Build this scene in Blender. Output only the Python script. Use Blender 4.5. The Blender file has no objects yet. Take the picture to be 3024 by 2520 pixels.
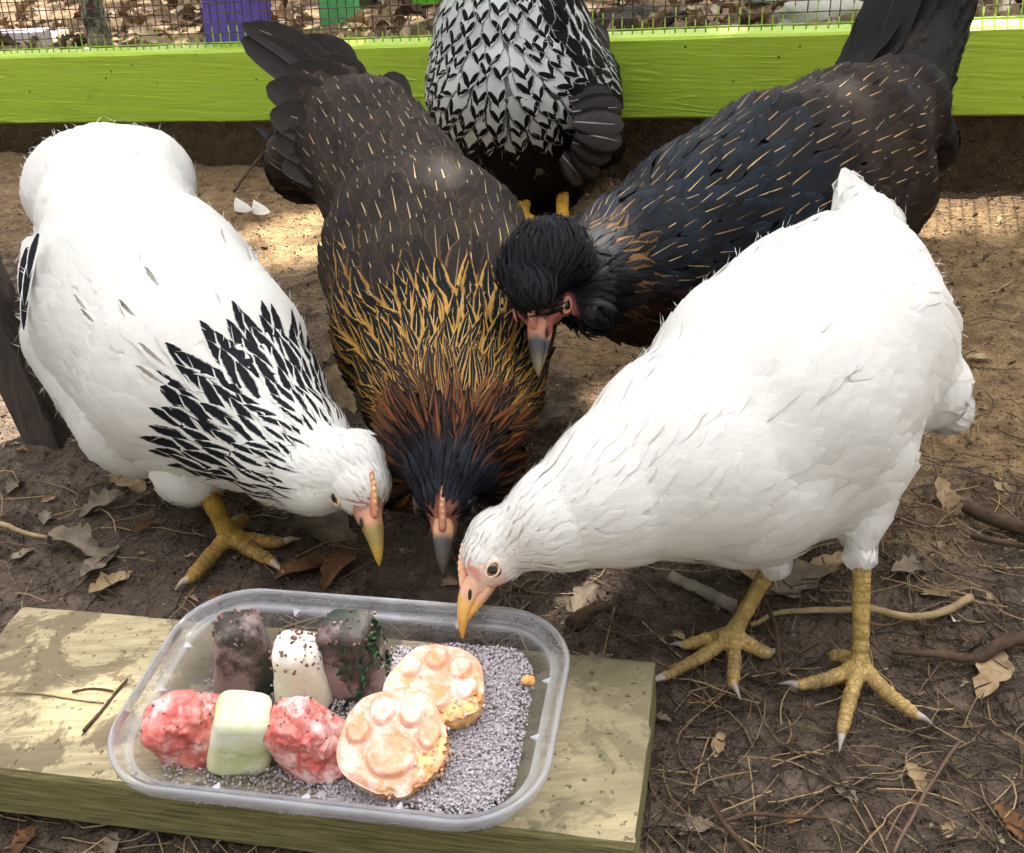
import bpy, math, random
import numpy as np
from mathutils import Matrix, Vector, Quaternion
random.seed(7)
RNG = np.random.default_rng(7)
sin, cos, pi, rad = math.sin, math.cos, math.pi, math.radians
SC = bpy.context.scene
COL = SC.collection

# ------------------------------------------------------------------ camera, sky, sun, exposure
FOCAL, CAM_H, PITCH, ROLL = 3200.0, 0.44, rad(32), rad(4)      # focal length in pixels of a 3024 px wide frame
CAM = np.array([0.0, 0.0, CAM_H])
FW = np.array([0, cos(PITCH), -sin(PITCH)])
_up, _rt = np.array([0, sin(PITCH), cos(PITCH)]), np.array([1.0, 0, 0])
RT = cos(ROLL) * _rt - sin(ROLL) * _up
UP = cos(ROLL) * _up + sin(ROLL) * _rt
cam = bpy.data.objects.new('camera', bpy.data.cameras.new('camera'))
COL.objects.link(cam)
cam.data.sensor_fit = 'HORIZONTAL'; cam.data.sensor_width = 36.0
cam.data.lens = FOCAL / 3024 * 36.0
cam.data.clip_start = 0.02; cam.data.clip_end = 500
cam.matrix_world = Matrix(((RT[0], UP[0], -FW[0], CAM[0]), (RT[1], UP[1], -FW[1], CAM[1]), (RT[2], UP[2], -FW[2], CAM[2]), (0, 0, 0, 1)))
SC.camera = cam
SUN_EL, SUN_AZ = rad(58), rad(20)                                # sun high, beyond the fence and a little to the right
SUN_DIR = np.array([sin(SUN_AZ) * cos(SUN_EL), cos(SUN_AZ) * cos(SUN_EL), sin(SUN_EL)])
world = bpy.data.worlds.new('World'); SC.world = world; world.use_nodes = True
wt = world.node_tree
bg = wt.nodes['Background']
sky = wt.nodes.new('ShaderNodeTexSky'); sky.sky_type = 'NISHITA'; sky.sun_disc = False
sky.sun_elevation = SUN_EL; sky.sun_rotation = SUN_AZ; sky.dust_density = 3.0; sky.air_density = 1.0
hs = wt.nodes.new('ShaderNodeHueSaturation'); hs.inputs['Saturation'].default_value = 0.2
wt.links.new(sky.outputs[0], hs.inputs['Color']); wt.links.new(hs.outputs[0], bg.inputs['Color'])
bg.inputs['Strength'].default_value = 0.15
sun = bpy.data.objects.new('sun', bpy.data.lights.new('sun', 'SUN')); COL.objects.link(sun)
sun.data.energy = 4.0; sun.data.angle = rad(0.53); sun.data.color = (1.0, 0.94, 0.86)
sun.rotation_euler = Vector(SUN_DIR).to_track_quat('Z', 'Y').to_euler()
SC.view_settings.view_transform = 'Standard'; SC.view_settings.look = 'None'
SC.view_settings.gamma = 1.0; SC.view_settings.use_curve_mapping = False
SC.view_settings.exposure = 2.7
SC.render.engine = 'CYCLES'
SC.cycles.use_denoising = True
SC.cycles.max_bounces = 6; SC.cycles.diffuse_bounces = 3; SC.cycles.glossy_bounces = 2; SC.cycles.transparent_max_bounces = 16
SC.cycles.use_adaptive_sampling = True; SC.cycles.adaptive_threshold = 0.03; SC.cycles.adaptive_min_samples = 16
SC.cycles.caustics_reflective = False; SC.cycles.caustics_refractive = False

# ------------------------------------------------------------------ placing helpers
def ray(x, y): return FW + RT * ((x - 1512) / FOCAL) - UP * ((y - 1260) / FOCAL)
def at(x, y, Z): return CAM + ray(x, y) * Z
def gnd(x, y, z=0.0):
    d = ray(x, y); return CAM + d * ((z - CAM_H) / d[2])
def cvec(x, y, z): return RT * x + UP * y - FW * z               # camera-space direction (right, up, towards the camera)
def unit(v):
    v = np.asarray(v, float); return v / (np.linalg.norm(v, axis=-1, keepdims=True) + 1e-12)
def lin(h):
    c = [int(h[i:i + 2], 16) / 255 for i in (0, 2, 4)]
    return np.array([(x / 12.92 if x <= .04045 else ((x + .055) / 1.055) ** 2.4) for x in c])

def _hash(i, j, k, s):
    n = (i * 374761393 + j * 668265263 + k * 2147483647 * 3 + s * 974711) & 0xffffffff
    n = ((n ^ (n >> 13)) * 1274126177) & 0xffffffff
    return ((n ^ (n >> 16)) & 0xffff) / 65535.0
def vnoise(p, s=0):
    p = np.asarray(p, float); f = np.floor(p); i = f.astype(np.int64); t = p - f; t = t * t * (3 - 2 * t)
    r = 0
    for a in (0, 1):
        for b in (0, 1):
            for c in (0, 1):
                w = (t[..., 0] if a else 1 - t[..., 0]) * (t[..., 1] if b else 1 - t[..., 1]) * (t[..., 2] if c else 1 - t[..., 2])
                r = r + w * _hash(i[..., 0] + a, i[..., 1] + b, i[..., 2] + c, s)
    return r * 2 - 1
def fbm(p, o=4, s=0):
    r, a = 0, 1.0
    for k in range(o):
        r = r + a * vnoise(np.asarray(p) * 2 ** k, s + k); a *= .5
    return r
def sstep(a, b, x):
    t = np.clip((np.asarray(x, float) - a) / (b - a), 0, 1); return t * t * (3 - 2 * t)

# ------------------------------------------------------------------ object helpers
def mesh(name, V, Fc, mat=None, smooth=True, uv=None, attrs=None):
    me = bpy.data.meshes.new(name)
    V = np.asarray(V, np.float32)
    if isinstance(Fc, np.ndarray):
        nf, k = Fc.shape
        me.vertices.add(len(V)); me.vertices.foreach_set('co', V.ravel())
        me.loops.add(nf * k); me.loops.foreach_set('vertex_index', Fc.astype(np.int32).ravel())
        me.polygons.add(nf); me.polygons.foreach_set('loop_start', np.arange(0, nf * k, k, dtype=np.int32))
        me.update(calc_edges=True)
    else:
        me.from_pydata([tuple(map(float, v)) for v in V], [], [tuple(map(int, f)) for f in Fc])
    if smooth: me.polygons.foreach_set('use_smooth', np.ones(len(me.polygons), bool))
    for k, a in (attrs or {}).items():
        a = np.asarray(a, np.float32)
        if a.ndim == 1:
            at_ = me.attributes.new(k, 'FLOAT', 'POINT'); at_.data.foreach_set('value', a)
        else:
            if a.shape[1] == 3: a = np.concatenate([a, np.ones((len(a), 1), np.float32)], 1)
            at_ = me.attributes.new(k, 'FLOAT_COLOR', 'POINT'); at_.data.foreach_set('color', a.ravel())
    if mat is not None: me.materials.append(mat)
    me.validate(); me.update()
    return me
def obj(name, me, parent=None, loc=None, **props):
    o = bpy.data.objects.new(name, me); COL.objects.link(o)
    if loc is not None: o.location = loc
    if parent is not None:
        o.parent = parent
        if loc is None: o.matrix_parent_inverse = root_inv(parent)
    for k, v in props.items(): o[k] = v
    return o
def root_inv(p):
    m = p.matrix_basis.copy()
    while p.parent is not None:
        m = p.parent.matrix_basis @ p.matrix_parent_inverse @ m if False else p.parent.matrix_basis @ (p.matrix_parent_inverse @ m)
        p = p.parent
    return m.inverted()
def thing(name, label, category, loc, group=None):
    o = bpy.data.objects.new(name, None); COL.objects.link(o); o.location = tuple(map(float, loc)); o.empty_display_size = .02
    o['label'] = label; o['category'] = category
    if group: o['group'] = group
    return o
def tag(o, label, category, group=None):
    o['label'] = label; o['category'] = category
    if group: o['group'] = group
    return o
def box_me(name, corners, mat):
    f = [(0, 3, 2, 1), (4, 5, 6, 7), (0, 1, 5, 4), (1, 2, 6, 5), (2, 3, 7, 6), (3, 0, 4, 7)]
    return mesh(name, corners, f, mat, False)
def bevel(o, w=.002, seg=2):
    m = o.modifiers.new('bevel', 'BEVEL'); m.width = w; m.segments = seg; m.limit_method = 'ANGLE'; return o
def tube(pts, radii, sides=8, noise=0, seed=0, cap=True):
    pts = np.asarray(pts, float); n = len(pts); radii = np.broadcast_to(np.asarray(radii, float), (n,))
    T = unit(np.gradient(pts, axis=0)); ref = np.array([0, 0, 1.0]) if abs(T[0][2]) < .9 else np.array([1.0, 0, 0])
    V = []; u = unit(np.cross(T[0], ref))
    for i in range(n):
        u = unit(u - T[i] * np.dot(u, T[i])); w = np.cross(T[i], u)
        for j in range(sides):
            a = 2 * pi * j / sides; r = radii[i]
            if noise: r *= 1 + noise * float(vnoise(np.array([i * .7, j * 1.3, seed * 3.1]), seed))
            V.append(pts[i] + (u * cos(a) + w * sin(a)) * r)
    Fc = [(i * sides + j, i * sides + (j + 1) % sides, (i + 1) * sides + (j + 1) % sides, (i + 1) * sides + j) for i in range(n - 1) for j in range(sides)]
    if cap: Fc += [tuple(range(sides))[::-1], tuple((n - 1) * sides + j for j in range(sides))]
    return np.array(V), Fc
def smooth_path(pts, n=24):
    pts = np.asarray(pts, float)
    P = np.vstack([2 * pts[0] - pts[1], pts, 2 * pts[-1] - pts[-2]]); out = []
    m = len(pts) - 1
    for q in np.linspace(0, m - 1e-6, n):
        i = int(q); t = q - i; a, b, c, d = P[i], P[i + 1], P[i + 2], P[i + 3]
        out.append(.5 * (2 * b + (c - a) * t + (2 * a - 5 * b + 4 * c - d) * t * t + (3 * b - a - 3 * c + d) * t ** 3))
    return np.array(out)
def join(parts):
    V, Fc, o = [], [], 0
    for v, f in parts:
        V.append(np.asarray(v)); Fc += [tuple(i + o for i in q) for q in f]; o += len(v)
    return np.vstack(V), Fc

# ------------------------------------------------------------------ material helpers
class NT:
    def __init__(s, name):
        s.m = bpy.data.materials.new(name); s.m.use_nodes = True; s.t = s.m.node_tree
        s.out = s.t.nodes['Material Output']; s.b = s.t.nodes['Principled BSDF']
    def put(s, sock, v):
        if v is None: return
        if isinstance(v, bpy.types.NodeSocket): s.t.links.new(v, sock)
        else:
            if hasattr(v, '__len__') and not isinstance(v, str):
                v = [float(q) for q in v]
                if sock.type == 'RGBA' and len(v) == 3: v = v + [1.0]
            sock.default_value = v
    def n(s, typ, ins=None, out=0, **props):
        nd = s.t.nodes.new('ShaderNode' + typ)
        for k, v in props.items(): setattr(nd, k, v)
        for k, v in (ins or {}).items(): s.put(nd.inputs[k], v)
        return nd.outputs[out]
    def math(s, op, a, b=None, c=None, clamp=False):
        ins = {0: a}
        if b is not None: ins[1] = b
        if c is not None: ins[2] = c
        return s.n('Math', ins, operation=op, use_clamp=clamp)
    def mix(s, f, a, b, mode='MIX'):
        nd = s.t.nodes.new('ShaderNodeMix'); nd.data_type = 'RGBA'; nd.blend_type = mode
        s.put(nd.inputs[0], f); s.put(nd.inputs[6], a); s.put(nd.inputs[7], b); return nd.outputs[2]
    def mapr(s, v, a, b, c=0.0, d=1.0, smooth=True):
        return s.n('MapRange', {0: v, 1: a, 2: b, 3: c, 4: d}, interpolation_type='SMOOTHSTEP' if smooth else 'LINEAR')
    def noise(s, scale, detail=4, rough=.55, vec=None, out=0, dist=0.0):
        return s.n('TexNoise', {'Vector': vec, 'Scale': scale, 'Detail': detail, 'Roughness': rough, 'Distortion': dist}, out)
    def attr(s, name, out=0): return s.n('Attribute', out=out, attribute_name=name)
    def coord(s, out=3): return s.n('TexCoord', out=out)
    def pos(s): return s.n('NewGeometry')
    def scalev(s, v, k): return s.n('VectorMath', {0: v, 1: k}, operation='MULTIPLY')
    def bump(s, h, dist=.001, strength=1.0, normal=None):
        return s.n('Bump', {'Height': h, 'Distance': dist, 'Strength': strength, 'Normal': normal})
    def set(s, **kw):
        for k, v in kw.items(): s.put(s.b.inputs[k.replace('_', ' ')], v)
        return s
C = lambda h: lin(h)

def simple(name, col, rough=.6, var=.15, scale=40, spec=.3, bump_d=0, bump_s=60):
    k = NT(name); f = k.noise(scale, 4, .6, k.pos())
    c = k.mix(k.mapr(f, .3, .7), np.array(col) * (1 - var), np.minimum(np.array(col) * (1 + var), 1))
    k.set(Base_Color=c, Roughness=rough, Specular_IOR_Level=spec)
    if bump_d: k.set(Normal=k.bump(k.noise(bump_s, 5, .6, k.pos()), bump_d))
    return k.m

def feather_material():
    k = NT('feather')
    uv = k.attr('fuv', 1)
    sx = k.t.nodes.new('ShaderNodeSeparateXYZ'); k.t.links.new(uv, sx.inputs[0])
    us, v, rnd = sx.outputs[0], sx.outputs[1], sx.outputs[2]
    u = k.math('ABSOLUTE', us)
    a, b, c = k.attr('fa'), k.attr('fb'), k.attr('fs')
    par = k.attr('fp', 1)
    sp = k.t.nodes.new('ShaderNodeSeparateXYZ'); k.t.links.new(par, sp.inputs[0])
    e, sh, chev = sp.outputs[0], sp.outputs[1], sp.outputs[2]
    # barb streaks run outwards from the shaft
    vec = k.n('CombineXYZ', {0: k.math('MULTIPLY', us, 1.2), 1: k.math('SUBTRACT', k.math('MULTIPLY', v, 9.0), k.math('MULTIPLY', u, 2.2)), 2: k.math('MULTIPLY', rnd, 57.0)})
    nz = k.noise(2.6, 3, .6, vec)
    nf = k.noise(9.0, 2, .6, vec); wob = k.math('ADD', k.math('MULTIPLY', k.math('SUBTRACT', nz, .5), .40), k.math('MULTIPLY', k.math('SUBTRACT', nf, .5), .45))
    # lacing along the edge
    lim = k.math('SUBTRACT', 1.0, k.math('MULTIPLY', e, k.math('SUBTRACT', 1.75, v)))
    em = k.mapr(k.math('ADD', u, k.math('MULTIPLY', wob, .8)), k.math('SUBTRACT', lim, .12), k.math('ADD', lim, .12))
    em = k.math('MULTIPLY', em, k.math('GREATER_THAN', e, .01))
    # dark V at the tip
    lx, ly = k.math('DIVIDE', k.math('SUBTRACT', u, .40), .50), k.math('DIVIDE', k.math('SUBTRACT', k.math('ADD', v, k.math('MULTIPLY', u, .34)), .95), .165)
    rr = k.math('ADD', k.math('ADD', k.math('MULTIPLY', lx, lx), k.math('MULTIPLY', ly, ly)), k.math('MULTIPLY', wob, .9))
    cm = k.math('MULTIPLY', k.mapr(rr, 1.15, .85), chev)
    m = k.math('MAXIMUM', em, cm)
    col = k.mix(m, a, b)
    sm = k.math('MULTIPLY', k.math('LESS_THAN', u, k.math('MULTIPLY', sh, k.math('SUBTRACT', 1.25, v))), k.math('LESS_THAN', v, k.math('ADD', .62, k.math('MULTIPLY', k.math('FRACT', k.math('MULTIPLY', rnd, 17.3)), .33))))
    sm = k.math('MULTIPLY', sm, k.math('GREATER_THAN', sh, .005))
    col = k.mix(sm, col, c)
    lum = k.n('RGBToBW', {0: col}); amp = k.mapr(lum, .02, .5, .42, .07)
    shade = k.math('ADD', 1.0, k.math('MULTIPLY', k.math('SUBTRACT', k.mapr(nz, .25, .75), .55), amp))
    col = k.mix(1.0, col, k.n('CombineColor', {0: shade, 1: shade, 2: shade}), 'MULTIPLY')
    bm = k.bump(nz, .0004, .3)
    k.set(Base_Color=col, Roughness=.62, Specular_IOR_Level=.16, Normal=bm)
    tr = k.n('BsdfTranslucent', {'Color': col})
    mx = k.n('MixShader', {0: .28, 1: k.b.outputs[0], 2: tr})
    k.t.links.new(mx, k.out.inputs[0])
    return k.m

# ------------------------------------------------------------------ implicit bodies (round cones blended together)
def clump(p, amp): return amp * (vnoise(p * 34, 31) + .5 * vnoise(p * 75, 32))
class Body:
    def __init__(s, k=.012): s.a, s.b, s.ra, s.rb, s.ta, s.tb, s.dr, s.k, s.sp = [], [], [], [], [], [], [], k, []
    def cone(s, a, b, ra, rb, ta=None, tb=None, flow=None, fine=False):
        a, b = np.asarray(a, float), np.asarray(b, float)
        s.a.append(a); s.b.append(b); s.ra.append(ra); s.rb.append(rb); s.ta.append(ta); s.tb.append(tb)
        s.dr.append(unit(flow) if flow is not None else unit(a - b)); s.sp.append(fine)
    def chain(s, pts, t0=0.0, t1=1.0):
        n = len(pts); ts = np.linspace(t0, t1, n)
        for i in range(n - 1): s.cone(pts[i][0], pts[i + 1][0], pts[i][1], pts[i + 1][1], ts[i], ts[i + 1])
    def dist(s, p):
        out = []; hs_ = []
        for a, b, ra, rb in zip(s.a, s.b, s.ra, s.rb):
            ba = b - a; l2 = max(ba @ ba, 1e-12); x, y, z = p[..., 0] - a[0], p[..., 1] - a[1], p[..., 2] - a[2]
            ww = x * x + y * y + z * z; wb = x * ba[0] + y * ba[1] + z * ba[2]; h = np.clip(wb / l2, 0, 1)
            # slightly advance along the axis so that the cone is tangent to both spheres
            dq = np.sqrt(np.maximum(ww - 2 * h * wb + h * h * l2, 0)); sl = max(-.85, min(.85, (ra - rb) / math.sqrt(l2)))
            h2 = np.clip(h + dq * (sl / math.sqrt(max(1e-6, 1 - sl * sl)) / math.sqrt(l2)), 0, 1)
            out.append(np.sqrt(np.maximum(ww - 2 * h2 * wb + h2 * h2 * l2, 0)) - (ra + (rb - ra) * h2)); hs_.append(h2)
        return np.stack(out), np.stack(hs_)
    def f(s, p):
        d, _ = s.dist(p); fine = np.array(s.sp)
        def lse(d, k):
            m = d.min(0); return m - k * np.log(np.exp(-(d - m) / k).sum(0)) * .6
        if fine.all() or not fine.any(): return lse(d, s.k)
        a, b = lse(d[~fine], s.k), lse(d[fine], .0012); kk = .006
        hh = np.clip(.5 + .5 * (b - a) / kk, 0, 1); return b * (1 - hh) + a * hh - kk * hh * (1 - hh) * .7
    def grad(s, p, e=.0008):
        g = 0
        for q in ((1, -1, -1), (-1, -1, 1), (-1, 1, -1), (1, 1, 1)): q = np.array(q, float); g = g + q * s.f(p + q * e)[..., None]
        return unit(g)
    def flow(s, p):
        d, h = s.dist(p); w = np.exp(-(d - d.min(0)) / .010)
        D = np.tensordot(w.T, np.array(s.dr), 1) if False else (w[..., None] * np.array(s.dr)[:, None, :]).sum(0)
        tt = np.stack([s.ta[i] + (s.tb[i] - s.ta[i]) * h[i] for i in range(len(s.ta))])
        return unit(D), (w * tt).sum(0) / w.sum(0), d.argmin(0)
    def polygonise(s, step=.005, smooth=1):
        a = np.array(s.a + s.b); r = max(s.ra + s.rb); lo = a.min(0) - r - 3 * step; hi = a.max(0) + r + 3 * step
        n = np.ceil((hi - lo) / step).astype(int) + 1
        m = 6; nb = -(-n // m); n = nb * m
        cb = np.stack(np.meshgrid(*[lo[i] + step * (m * np.arange(nb[i]) + (m - 1) / 2) for i in range(3)], indexing='ij'), -1)
        cv = s.f(cb); near = np.abs(cv) < step * m * 1.15 + s.k
        up3 = lambda a: a.repeat(m, 0).repeat(m, 1).repeat(m, 2)
        val = up3(cv); ii = np.argwhere(up3(near)); val[tuple(ii.T)] = s.f(lo + step * ii)
        V, Fq = surface_nets(val, lo, step)
        for _ in range(2):
            fv = s.f(V); V = V - s.grad(V) * fv[:, None] * .9
        return V, Fq
def surface_nets(f, lo, h):
    ins = f < 0; c = np.stack([ins[i:f.shape[0] - 1 + i, j:f.shape[1] - 1 + j, k:f.shape[2] - 1 + k] for i in (0, 1) for j in (0, 1) for k in (0, 1)])
    act = c.any(0) & ~c.all(0); idx = -np.ones(act.shape, int); cells = np.argwhere(act); idx[act] = np.arange(len(cells))
    acc = np.zeros((len(cells), 3)); cnt = np.zeros(len(cells)); cor = [(i, j, k) for i in (0, 1) for j in (0, 1) for k in (0, 1)]
    for p in range(8):
        for q in range(p + 1, 8):
            A, B = np.array(cor[p]), np.array(cor[q])
            if abs(A - B).sum() != 1: continue
            fa = f[tuple((cells + A).T)]; fb = f[tuple((cells + B).T)]; m = (fa < 0) != (fb < 0)
            t = np.where(m, fa / np.where(fa - fb == 0, 1, fa - fb), 0)
            acc += np.where(m[:, None], A + (B - A) * t[:, None], 0); cnt += m
    V = lo + h * (cells + acc / cnt[:, None]); F_ = []
    for ax in range(3):
        u, w = [(1, 2), (2, 0), (0, 1)][ax]
        sl0 = [slice(None)] * 3; sl1 = [slice(None)] * 3; sl0[ax] = slice(0, -1); sl1[ax] = slice(1, None)
        cr = ins[tuple(sl0)] != ins[tuple(sl1)]; e = np.argwhere(cr)
        ok = (e[:, u] > 0) & (e[:, w] > 0) & (e[:, u] < idx.shape[u]) & (e[:, w] < idx.shape[w]); e = e[ok]
        du = np.zeros(3, int); du[u] = 1; dw = np.zeros(3, int); dw[w] = 1
        q = np.stack([idx[tuple((e - du - dw).T)], idx[tuple((e - dw).T)], idx[tuple(e.T)], idx[tuple((e - du).T)]], 1)
        flip = ~ins[tuple(e.T)]; q[flip] = q[flip][:, ::-1]; F_.append(q)
    F_ = np.vstack(F_)
    return V, F_[(F_ >= 0).all(1)]
def scatter(P, radius, rng):
    out = []
    for a, b in ((0, .0028), (.0028, .005), (.005, .009), (.009, 1)):
        i = np.flatnonzero((radius >= a) & (radius < b))
        if len(i): out.append(i[_scatter(P[i], radius[i], rng)])
    return np.concatenate(out)
def _scatter(P, radius, rng):
    """a subset of P with neighbours no nearer than radius[i]"""
    order = rng.permutation(len(P)); cell = float(np.max(radius)); grid = {}; keep = []
    K = np.floor(P / cell).astype(int)
    for i in order:
        k = tuple(K[i]); r2 = radius[i] ** 2; ok = True; p = P[i]
        for dx in (-1, 0, 1):
            for dy in (-1, 0, 1):
                for dz in (-1, 0, 1):
                    for j in grid.get((k[0] + dx, k[1] + dy, k[2] + dz), ()):
                        q = P[j]
                        if (p[0] - q[0]) ** 2 + (p[1] - q[1]) ** 2 + (p[2] - q[2]) ** 2 < r2: ok = False; break
                    if not ok: break
                if not ok: break
            if not ok: break
        if ok: grid.setdefault(k, []).append(i); keep.append(i)
    return np.array(keep)
def profile(v, taper):
    rnd_ = np.where(v < .5, .45 + .55 * np.sin(np.clip(v / .5, 0, 1) * pi / 2), np.sqrt(np.clip(1 - np.clip((v - .5) / .5, 0, 1) ** 2.6, 0, 1)))
    pt = np.where(v < .3, .5 + .5 * np.sin(np.clip(v / .3, 0, 1) * pi / 2), np.clip(1 - np.clip((v - .3) / .7, 0, 1) ** 1.5, 0, 1))
    return rnd_ * (1 - taper) + pt * taper
def feather_mesh(name, body, P, D, L, W, cols, par, taper, h0, h1, mat, rows=6, crown=.07, tilt=.19):
    """shingled feathers laid over the body; cols = (centre, edge, shaft) colours"""
    n = len(P); vs = np.linspace(0, 1, rows); rng = np.random.default_rng(n)
    pos = np.empty((n, rows, 3)); nor = np.empty((n, rows, 3)); c = P.copy(); d = D.copy()
    for r, v in enumerate(vs):
        if r: c = c + d * (L / (rows - 1))[:, None]
        for _ in range(2):
            g = body.grad(c); c = c - g * body.f(c)[:, None]
        d = unit(d - g * (d * g).sum(-1, keepdims=True)); pos[:, r] = c + g * (h0 + h1 * v ** 1.3 + clump(c, .0016))[:, None]; nor[:, r] = g
    T = unit(np.gradient(pos, axis=1)); S = unit(np.cross(nor, T))
    w = W[:, None] * profile(vs[None], taper[:, None]); w[:, -1] = np.maximum(w[:, -1], W * .10)
    wl, wr = w * rng.uniform(.86, 1.10, w.shape), w * rng.uniform(.86, 1.10, w.shape)
    V = np.stack([pos - S * wl[..., None] - nor * (w * crown)[..., None], pos, pos + S * wr[..., None] - nor * (w * crown)[..., None]], 2)
    V = V.reshape(-1, 3); b = np.arange(n)[:, None, None] * rows * 3 + np.arange(rows - 1)[None, :, None] * 3 + np.array([0, 1])[None, None]
    Fq = np.stack([b, b + 3, b + 4, b + 1], -1).reshape(-1, 4)
    uvw = np.empty((n, rows, 3, 3)); uvw[..., 0] = np.array([-1, 0, 1])[None, None]; uvw[..., 1] = vs[None, :, None]; uvw[..., 2] = rng.random(n)[:, None, None]
    rep = lambda a: np.repeat(np.asarray(a), rows * 3, axis=0)
    Nv = unit(np.stack([nor - S * tilt, nor + T * tilt * .5, nor + S * tilt], 2) + rng.normal(0, tilt * .24, (n, 1, 1, 3))).reshape(-1, 3)
    me = mesh(name, V, Fq, mat, True, attrs={'fuv': uvw.reshape(-1, 3), 'fa': rep(cols[0]), 'fb': rep(cols[1]), 'fs': rep(cols[2]), 'fp': rep(par)})
    me.normals_split_custom_set_from_vertices(Nv.tolist()); return me
def quill(name, base, tip, side, W, mat, colA, colB=None, colS=None, par=(0, .04, 0), bow=0.0, sweep=0.0, taper=.3, rows=12):
    """one long feather of its own"""
    base, tip = np.asarray(base), np.asarray(tip); ax = unit(tip - base); L = np.linalg.norm(tip - base)
    side = unit(side - ax * (side @ ax)); nrm = np.cross(ax, side); vs = np.linspace(0, 1, rows); us = np.linspace(-1, 1, 7)
    c = base + np.outer(vs, tip - base) + np.outer(4 * vs * (1 - vs) * bow * L, nrm) + np.outer(4 * vs * (1 - vs) * sweep * L, side)
    w = W * profile(vs, np.full(rows, taper)); w[-1] = max(w[-1], W * .12)
    V = (c[:, None] + us[None, :, None] * w[:, None, None] * side - (us[None, :, None] ** 2) * w[:, None, None] * .16 * nrm).reshape(-1, 3)
    Fq = [(r * 7 + j, r * 7 + j + 1, (r + 1) * 7 + j + 1, (r + 1) * 7 + j) for r in range(rows - 1) for j in range(6)]
    uvw = np.zeros((rows, 7, 3)); uvw[..., 0] = us[None]; uvw[..., 1] = vs[:, None]; uvw[..., 2] = random.random()
    m = len(V); rep = lambda q: np.tile(np.asarray(q, float), (m, 1)); A = np.asarray(colA, float)
    return mesh(name, V, np.array(Fq), mat, True, attrs={'fuv': uvw.reshape(-1, 3), 'fa': rep(A), 'fb': rep(A if colB is None else colB), 'fs': rep(A * 1.6 if colS is None else colS), 'fp': rep(par)})

# ------------------------------------------------------------------ ground
RAIL_L, RAIL_R = gnd(-250, 369, -.002), gnd(3300, 343, .058)     # front bottom edge of the green rail
RAIL_DIR = unit(RAIL_R - RAIL_L); RAIL_BACK = unit(np.array([-RAIL_DIR[1], RAIL_DIR[0], 0]))
def rail_coord(x, y):
    q = np.stack([x - RAIL_L[0], y - RAIL_L[1]], -1); return q @ RAIL_DIR[:2], q @ RAIL_BACK[:2]
def ground_z(x, y):
    x, y = np.asarray(x, float), np.asarray(y, float); p = np.stack([x, y, x * 0], -1)
    near = np.exp(-((x ** 2 + (y - 1) ** 2) / 9))
    z = (.0035 * fbm(p * 16, 5, 3) + .004 * fbm(p * 4, 3, 8)) * (.25 + .75 * near) + .0020 * fbm(p * 90, 3, 5) * near
    s, d = rail_coord(x, y)
    z = z - .075 * np.exp(-((d + .0) / .055) ** 2) * sstep(1.9, .6, s) * near - .028 * np.exp(-((d - .01) / .06) ** 2) * near
    z = z + (.05 + .06 * np.clip(s / 1.5, 0, 1)) * sstep(.004, .05, d) * near + .012 * fbm(p * 5, 4, 21) * sstep(.05, .3, d) * near
    return z - .004 - .05 * (1 - near) * fbm(p * .4, 3, 2) * sstep(2.5, 8, np.hypot(x, y))
def axis(lo, hi, step, far):
    a = list(np.arange(lo, hi, step)); s = step
    while a[-1] < far: s *= 1.35; a.append(a[-1] + s)
    s = step
    while a[0] > -far: s *= 1.35; a.insert(0, a[0] - s)
    return np.array(a)
gx, gy = axis(-.95, .95, .0065, 90), axis(.12, 1.75, .0065, 90)
GX, GY = np.meshgrid(gx, gy, indexing='ij')
GV = np.stack([GX, GY, ground_z(GX, GY)], -1).reshape(-1, 3)
gi = np.arange(len(gx) * len(gy)).reshape(len(gx), len(gy))
GF = np.stack([gi[:-1, :-1], gi[1:, :-1], gi[1:, 1:], gi[:-1, 1:]], -1).reshape(-1, 4)
def dirt_material():
    k = NT('dirt'); p = k.pos()
    sxyz = k.t.nodes.new('ShaderNodeSeparateXYZ'); k.t.links.new(p, sxyz.inputs[0]); X, Y = sxyz.outputs[0], sxyz.outputs[1]
    n1, n2, n3 = k.noise(7, 2, .6, p), k.noise(60, 4, .65, p), k.noise(330, 2, .6, p)
    humus = k.mix(k.mapr(n2, .3, .72), C('31271f'), C('716254'))
    humus = k.mix(k.mapr(n1, .35, .7), humus, C('5c4e42'))
    sand = k.mix(k.mapr(n2, .3, .7), C('645039'), C('8d7453'))
    # the dry sandy scratch area lies towards the fence, darker leaf mould near the camera
    m = k.math('ADD', k.math('ADD', k.math('MULTIPLY', X, .75), k.math('MULTIPLY', Y, 1.0)), k.math('MULTIPLY', k.math('SUBTRACT', n1, .5), .55))
    col = k.mix(k.mapr(m, .62, .98), humus, sand)
    col = k.mix(k.attr('rail_shade', 2), col, k.mix(n2, C('2c2017'), C('4c3a28'))); col = k.mix(k.attr('outside', 2), col, k.mix(n2, C('4a3a2b'), C('8a7458')))  # first mix puts the rail's shade into the dark soil colour
    vor = k.n('TexVoronoi', {'Vector': p, 'Scale': 170.0}, 0); sel = k.noise(95, 2, .5, p)
    speck = k.math('MULTIPLY', k.mapr(vor, .22, .12), k.mapr(sel, .60, .66))
    col = k.mix(k.math('MULTIPLY', speck, .75), col, C('a89c8c'))
    col = k.mix(k.mapr(n3, .58, .72), col, C('2a1f16'))
    h = k.math('ADD', k.math('MULTIPLY', n2, 1.0), k.math('MULTIPLY', n3, .45))
    k.set(Base_Color=col, Roughness=.95, Specular_IOR_Level=.15, Normal=k.bump(h, .009, 1.0))
    return k.m
M_dirt = dirt_material()
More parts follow.
